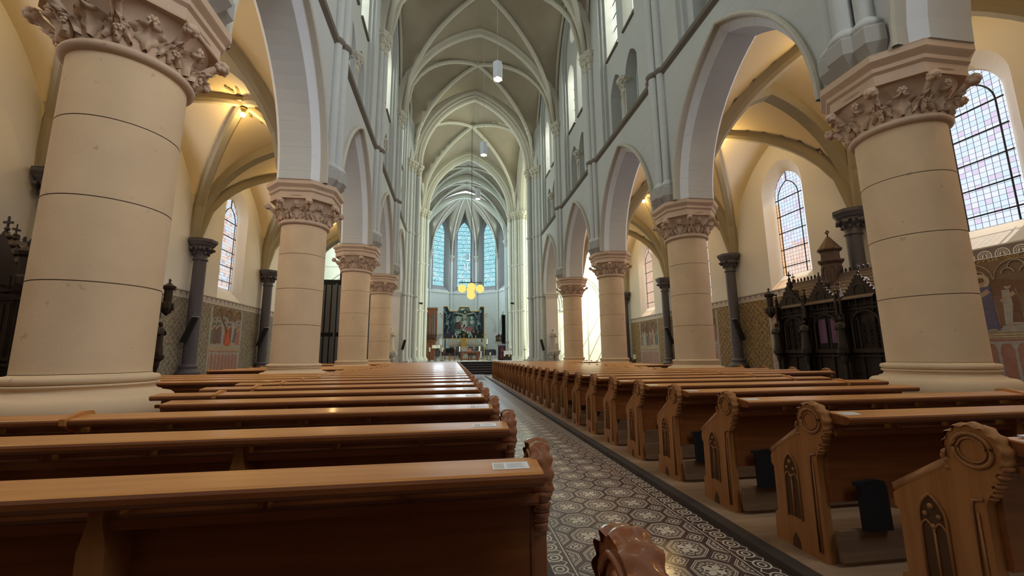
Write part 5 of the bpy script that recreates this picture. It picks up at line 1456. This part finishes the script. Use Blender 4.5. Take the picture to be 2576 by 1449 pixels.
# free-standing altar table, with cloth and chalice group
Y = 37.6; a = at(1157.5, 884, Y); b = at(1204.5, 906, Y); zt = a.z
root = empty('altar_table', (0, 0, 0), 0, 'red-brown wooden altar table with braced legs on the chancel', 'table')
mb = MB(); mb.box(a.x, b.x, Y-.45, Y+.45, zt-.16, zt); mb.build('table_top', M['organ'], root)
for x in (a.x+.12, b.x-.12):
    for y in (Y-.34, Y+.34):
        mb = MB(); mb.box(x-.09, x+.09, y-.07, y+.07, PF, zt-.16); mb.build('leg', M['organ'], root)
mb = MB(); mb.box(a.x+.1, b.x-.1, Y-.36, Y-.28, PF+.04, PF+.16)
for x, q in ((a.x+.2, 1), (b.x-.2, -1)): mb.tube([(x, Y-.3, PF+.45), (x+q*.25, Y-.3, PF+.62), (x+q*.42, Y-.3, zt-.17)], .04, 6)
for x in (a.x+.75, a.x+.95): mb.cyl((x, Y, PF), (x, Y, zt-.2), .035, 6)
mb.build('brace', M['organ'], root)
cl = MB(); e = at(1211, 884, Y); cl.box(a.x-.12, e.x, Y-.47, Y+.47, zt+.002, zt+.025); cl.box(e.x-.14, e.x, Y-.47, Y+.3, PF+.22, zt+.02); tag(cl.build('altar_cloth', M['white']), 'long white cloth over the altar table, hanging at its right end', 'cloth')
for nm, u, h, r, lab in (('altar_candle', 1153, .40, .05, 'short white candle at the left end of the altar table'), ('altar_candle', 1206, .42, .055, 'short white candle at the right end of the altar table')):
    mb = MB(); mb.smooth = True; p = at(u, 884, Y); x = min(max(p.x, a.x-.05), e.x-.1); mb.lathe([(.01, 0), (r+.03, 0), (r+.03, .02), (r, .03), (r, h), (.01, h)], (x, Y, zt+.025), 12); tag(mb.build(nm, M['wax']), lab, 'candle')
mb = MB(); mb.smooth = True; p = at(1180, 884, Y)
mb.lathe([(.01, 0), (.16, 0), (.17, .1), (.08, .16), (.03, .18)], (p.x, Y-.1, zt+.025), 14)
for i in range(9): mb.ball((p.x+.16*cos(i*.7), Y-.1+.1*sin(i*.7), zt+.16+.03*(i % 3)), .055, 6, 4)
tag(mb.build('flower_bowl', M['rose'] if 'rose' in M else plain('dried_flowers', (.35, .13, .10), .8)), 'low bowl of reddish flowers in the middle of the altar table', 'bowl')

# candles on stands
def stand(u, vtop, vcandle, vbase, Y, lab, w=.05, mat='blackm'):
    p = at(u, vbase, Y); t = at(u, vtop, Y).z; c = at(u, vcandle, Y).z; root = empty('standing_candle', (p.x, Y, PF), 0, lab, 'candle', 'standing candles of the chancel')
    mb = MB(); mb.smooth = True; mb.lathe([(.01, 0), (.17, 0), (.16, .03), (.04, .06), (.022, .1), (.018, c-PF-.05), (.10, c-PF-.03), (.12, c-PF), (.01, c-PF)], (0, 0, 0), 12); mb.build('stand', M[mat], root)
    mb = MB(); mb.cyl((0, 0, c-PF-.005), (0, 0, t-PF), w, 12); mb.build('wax', M['wax'], root)
stand(1107.5, 853, 868, 903, 36.2, 'tall thick cream paschal candle beside the open book', .085, 'brass')
stand(1080, 874, 885, 903, 34.4, 'short candle in front of the organ', .06)
stand(1112, 874.5, 885, 903, 34.9, 'short candle right of the open book', .06)
stand(1225, 853, 866, 903, 38.5, 'white candle on a dark stand near the right choir chairs', .06)
stand(1233, 886.5, 893, 904, 35.5, 'low white candle right of the processional cross', .055)
stand(1284.5, 870, 878, 903, 37.4, 'candle behind the white covered side table', .06)
stand(1320.5, 870, 879, 905, 34.0, 'candle on a thin black stand before the bright pier', .05)
stand(1338, 882, 890, 905, 33.2, 'small lantern candle beside the right crossing pier', .05)
stand(1046, 872, 882, 905, 32.6, 'candle on a bracket stand before the left crossing pier', .06)
# processional cross
Y = 35.8; p = at(1218.5, 907, Y); t = at(1218.5, 842, Y); root = empty('processional_cross', (p.x, Y, PF), 0, 'tall brass processional cross on a pole right of the altar', 'cross')
mb = MB(); h = t.z-PF; mb.smooth = True; mb.lathe([(.01, 0), (.2, 0), (.18, .05), (.04, .1), (.028, .2), (.028, 1.0), (.07, 1.05), (.07, 1.12), (.028, 1.18), (.024, h-.3), (.05, h-.25), (.02, h-.2), (.018, h)], (0, 0, 0), 10); mb.build('pole', M['brass'], root)
mb = MB(); mb.box(-.2, .2, -.015, .015, h-.02, h+.025); mb.cyl((0, 0, h-.2), (0, 0, h+.16), .02, 6); mb.build('cross_head', M['brass'], root)
# lectern with open book
Y = 35.2; p = at(1097, 873, Y); root = empty('lectern', (p.x, Y, PF), 0, 'slim metal lectern in front of the organ', 'lectern'); h = p.z-PF
mb = MB(); mb.cyl((0, .05, 0), (0, .05, h-.05), .03, 8); mb.lathe([(.01, 0), (.25, 0), (.22, .03), (.03, .07)], (0, .05, 0), 14); mb.build('pole', M['blackm'], root)
mb = MB(); mb.box(.02, .26, .05, .09, .32, h-.14); mb.build('front_panel', M['slate2'], root)
Mx = Matrix.Translation((0, 0, h)) @ Matrix.Rotation(math.radians(38), 4, 'X'); mb = MB(); mb.box(-.30, .30, -.2, .2, -.03, -.01, Mx); mb.build('desk', M['blackm'], root)
mb = MB(); mb.prism([(-.33, .02), (0, .0), (.33, .02), (.33, .035), (.17, .055), (0, .02), (-.17, .055), (-.33, .035)], -.21, .21, 'y', Matrix.Translation((p.x, Y, p.z)) @ Matrix.Rotation(math.radians(38), 4, 'X'))
tag(mb.build('open_book', M['wax']), 'open book with white pages lying on the lectern', 'book')
# ambo with purple cloth, bearing the sign
Y = 37.0; a = at(1254.5, 869, Y); b = at(1269, 905, Y); root = empty('ambo', (0, 0, 0), 0, 'dark ambo draped in a purple cloth with a cross sign', 'lectern')
mb = MB(); mb.box(a.x-.02, b.x+.02, Y, Y+.5, PF, a.z-.06); mb.prism([(Y-.12, a.z-.06), (Y+.55, a.z+.12), (Y+.55, a.z+.17), (Y-.12, a.z-.01)], a.x-.1, b.x+.1, 'x'); mb.build('body', M['darkwood'], root)
mb = MB(); mb.box(a.x+.04, b.x-.03, Y-.02, Y-.005, PF+.12, a.z-.08); mb.build('cloth', M['purple'], root)
cxx = (a.x+b.x)/2; zc = (PF+a.z)/2; sg = plain('sign_thread', (.42, .22, .26), .7); mb = MB()
for q in (-1, 1): mb.cyl((cxx-.17, Y-.03, zc-.32+.17*q*-1-.0), (cxx+.17, Y-.03, zc-.32+.17*q), .014, 5)
mb.cyl((cxx, Y-.03, zc-.55), (cxx, Y-.03, zc+.32), .012, 5); mb.tube([(cxx+.09*sin(t_), Y-.03, zc+.23+.10*cos(t_)) for t_ in [pi*i/8 for i in range(9)]], .012, 5); mb.build('cloth_sign', sg, root)
mb = MB()
for q in (-1, 1): mb.ball((cxx+q*.08, Y-.03, zc+.62), .03, 6, 4)
mb.build('stud', M['wax'], root)
# side table with white cloth
Y = 36.3; a = at(1268.5, 883, Y); b = at(1287, 903, Y); root = empty('credence_table', (0, 0, 0), 0, 'small dark side table beside the bright right pier', 'table')
mb = MB(); mb.box(a.x, b.x, Y, Y+.5, PF, a.z); mb.build('cabinet', M['darkwood'], root)
mb = MB(); mb.smooth = True; mb.ball((b.x-.22, Y-.03, PF+.45), .1, 8, 6, (1, .4, 1.6)); mb.build('ornament', M['brass'], root)
mb = MB(); mb.box(a.x-.04, b.x+.04, Y-.05, Y+.55, a.z, a.z+.02); mb.box(a.x-.04, b.x+.04, Y-.06, Y-.045, a.z-.30, a.z+.02)
for i in range(6): mb.box(a.x-.02+i*.11, a.x+.03+i*.11, Y-.07, Y-.05, a.z-.28, a.z)
mb.box(a.x-.05, a.x+.1, Y-.08, Y-.05, a.z-.45, a.z); tag(mb.build('table_cloth', M['white']), 'white cloth with hanging folds on the small side table', 'cloth')
# choir chairs in curved rows
def chair():
    root = empty('choir_chair'); mb = MB(); mb.prism([(-.20, .46), (.20, .46), (.22, .62), (.21, .92), (.12, 1.0), (-.12, 1.0), (-.21, .92), (-.22, .62)], -.20, -.17, 'y'); mb.build('backrest', M['glossblack'], root)
    mb = MB(); mb.box(-.22, .22, -.19, .22, .43, .47); mb.build('seat', M['black'], root)
    for x in (-.2, .2):
        for y in (-.18, .2): mb = MB(); mb.cyl((x, y, 0), (x, y, .45), .016, 6); mb.build('leg', M['steel'], root)
    return root
M['glossblack'] = plain('gloss_black_lacquer', (.025, .028, .05), .12, 0, .1, 6, .02, .8, .8)
cp = chair(); f = True
rowsC = [(41.0, [1115, 1128.5, 1142, 1155.5, 1187, 1201, 1215, 1229, 1243]), (42.8, [1121.5, 1134.5, 1147.5, 1181, 1194, 1207.5, 1221, 1234.5]), (39.3, [1100, 1236])]
for j, (Y, us) in enumerate(rowsC):
    for i, u in enumerate(us):
        o = cp if f else copy_tree(cp); f = False; p = at(u, 900, Y); o.location = (p.x, Y, PF); o.rotation_euler = (0, 0, (pi if False else 0)+(p.x-1.7)*-.08)
        sd = 'left' if u < 1178 else 'right'; us_ = [q for q in us if (q < 1178) == (u < 1178)]; n_ = us_.index(u)
        tag(o, '%s chair of the %s choir row, %s of the altar' % (('outermost' if (n_ == 0) == (sd == 'left') and n_ in (0, len(us_)-1) else ORDN[n_]+' from the left'), ('middle', 'rear', 'front')[j], sd), 'chair', 'black choir chairs in rows')
# three stools / presider seat
Y = 36.0; p = at(1131.5, 900, Y); root = empty('presider_chair', (p.x, Y, PF), 0, 'wide black upholstered chair with wooden legs left of the altar table', 'chair')
mb = MB(); mb.box(-.36, .36, -.05, .03, .66, 1.06); mb.build('backrest', M['black'], root)
mb = MB(); mb.box(-.34, .34, -.05, .5, .46, .55); mb.build('seat', M['black'], root)
for x in (-.42, .42):
    mb = MB(); mb.box(x-.03, x+.03, -.05, .0, 0, 1.0); mb.box(x-.03, x+.03, .42, .48, 0, .6); mb.box(x-.03, x+.03, -.05, .48, .62, .66); mb.build('side_frame', M['organ'], root)
mb = MB(); mb.box(-.10, .06, -.06, -.02, 0, .42); mb.box(-.14, .12, -.08, .1, .52, .56); mb.build('brace', M['pewtop'], root)
# organ case
Y = 43.9; a = at(1068, 775, Y); b = at(1097, 905, Y); root = empty('organ', (0, 0, 0), 0, 'red-brown wooden organ case with metal pipes left of the altar', 'organ')
xl, xr = -3.78, b.x; zt = a.z
mb = MB(); mb.box(xl, xr-.1, Y, Y+1.2, PF, 2.75); mb.box(xl-.05, xr, Y-.08, Y+1.25, 2.75, 2.9); mb.box(xl-.02, xr-.05, Y-.05, Y+1.2, 1.75, 1.85)
for i in range(4): mb.box(xl+.1+i*.5, xl+.5+i*.5, Y-.04, Y, 1.95, 2.6)
mb.build('lower_case', M['organ'], root)
mb = MB(); mb.box(xl, xr, Y+.9, Y+1.2, 2.9, zt); mb.box(xl, xr+.05, Y-.1, Y+1.2, zt-.12, zt+.06)
for x in (xl, (xl+xr)/2-.1, (xl+xr)/2+.42, xr-.06): mb.box(x-.05, x+.06, Y-.04, Y+.1, 2.9, zt)
mb.prism([(xl, zt-1.15), (xl, zt), (xr, zt), (xr, zt-1.0), (xr-.16, zt-.62), (xr-.42, zt-.55), (xr-.62, zt-1.3), (xr-.85, zt-.7), (xl+.65, zt-.5), (xl+.3, zt-.7)], Y-.02, Y+.03, 'y'); mb.build('upper_case', M['organ'], root)
for i in range(12):
    x = xl+.12+i*(xr-xl-.2)/11; mb = MB(); mb.smooth = True; mb.lathe([(.01, 2.9), (.055, 3.35), (.058, 3.36), (.058, zt-.35-.10*abs((i % 6)-2.5))], (x, Y+.28, 0), 10); mb.build('pipe', M['steel'], root)
for i in range(5): mb = MB(); mb.cyl((xr-.55, Y-.1+.05*i, 3.45-.13*i), (xr+.62-.10*i, Y-.1+.05*i, 3.45-.13*i), .025, 6); mb.build('trumpet_pipe', M['darkwood'], root)
mb = MB()
for i in range(5): mb.box(xl+.2, xr-.3, Y-.3-.0, Y, 3.4-.1*i-.0, 3.42-.1*i)
mb.box(xr-.5, xr-.44, Y-.1, Y+.1, 2.7, 3.5); mb.build('louvre', M['organ'], root)
# bracket with dark figures, dark banner
Y = 46.3; p = at(1256, 860, Y); root = empty('bracket_figures', (0, 0, 0), 0, 'group of small dark figures on a white bracket right of the painting', 'statue')
mb = MB(); mb.smooth = True
for i, (dx, h) in enumerate(((-.28, .75), (-.05, .95), (.22, .85))): robed(mb, (p.x+dx, Y, p.z+.03), h, .26, 0, i)
mb.build('figures', M['turret'], root); mb = MB(); mb.box(p.x-.45, 6.84, Y-.25, Y+.4, p.z-.18, p.z+.03); mb.build('bracket', M['marble'], root)
Y = 45.2; a = at(1262, 792, Y); b = at(1272, 905, Y); mb = MB(); rows = []
for z in (PF+.02, 3, a.z): rows.append([(a.x+(b.x-a.x)*i/20, Y+.06*sin(i*1.7), z) for i in range(21)])
mb.strip(rows); mb.strip([[(v[0], v[1]+.04, v[2]) for v in r] for r in rows]); tag(mb.build('dark_banner', M['black']), 'tall dark hanging cloth behind the bright right crossing pier', 'curtain')
# floodlights on the east piers
for u, v, lab in ((1059, 763, 'small black spotlight on the left east pier'), (1288.5, 763, 'small black spotlight on the bright right east pier')):
    p = at(u, v, 41.0); root = empty('spotlight', tuple(p), 0, lab, 'spotlight'); mb = MB(); mb.cyl((-.15, 0, .02), (.14, -.16, -.04), .085, 10, .11); mb.build('lamp_body', M['blackm'], root); mb = MB(); mb.cyl((-.12, 0, .02), (-.12, .45, .02), .025, 6); mb.build('mounting_arm', M['blackm'], root)
# doormat in the aisle, covers under the column plinth, candle in the right aisle
mb = MB(); mb.box(1.46, 1.85, 23.2, 26.2, 0, .012); tag(mb.build('floor_mat', M['slate2']), 'dark grey mat lying at the altar end of the tiled aisle', 'mat')
p = at(1597.5, 905, 25.8); root = empty('pillar_candle', (p.x, p.y, 0), 0, 'white pillar candle on a stand in the far right aisle', 'candle')
mb = MB(); mb.cyl((0, 0, 0), (0, 0, .95), .04, 8); mb.lathe([(.01, .95), (.14, .95), (.14, .98), (.01, .98)], (0, 0, 0), 12); mb.build('stand', M['blackm'], root); mb = MB(); mb.cyl((0, 0, .98), (0, 0, 1.28), .09, 12); mb.build('wax', M['wax'], root)
# papers lying on the right front pew rail
mb = MB(); x, y, z = 2.48, 1.624-.15, ZP+.903
mb.add([(x-.08, y-.06, z+.006), (x+.24, y-.065, z+.006), (x+.25, y+.06, z+.018), (x-.07, y+.06, z+.018)], [(0, 1, 2, 3)]); mb.add([(x-.08, y-.06, z+.002), (x+.24, y-.065, z+.002), (x+.25, y+.06, z+.014), (x-.07, y+.06, z+.014)], [(3, 2, 1, 0)])
tag(mb.build('paper_sheet', M['paper']), 'white sheet of paper on the rail of the closest right pew', 'paper')
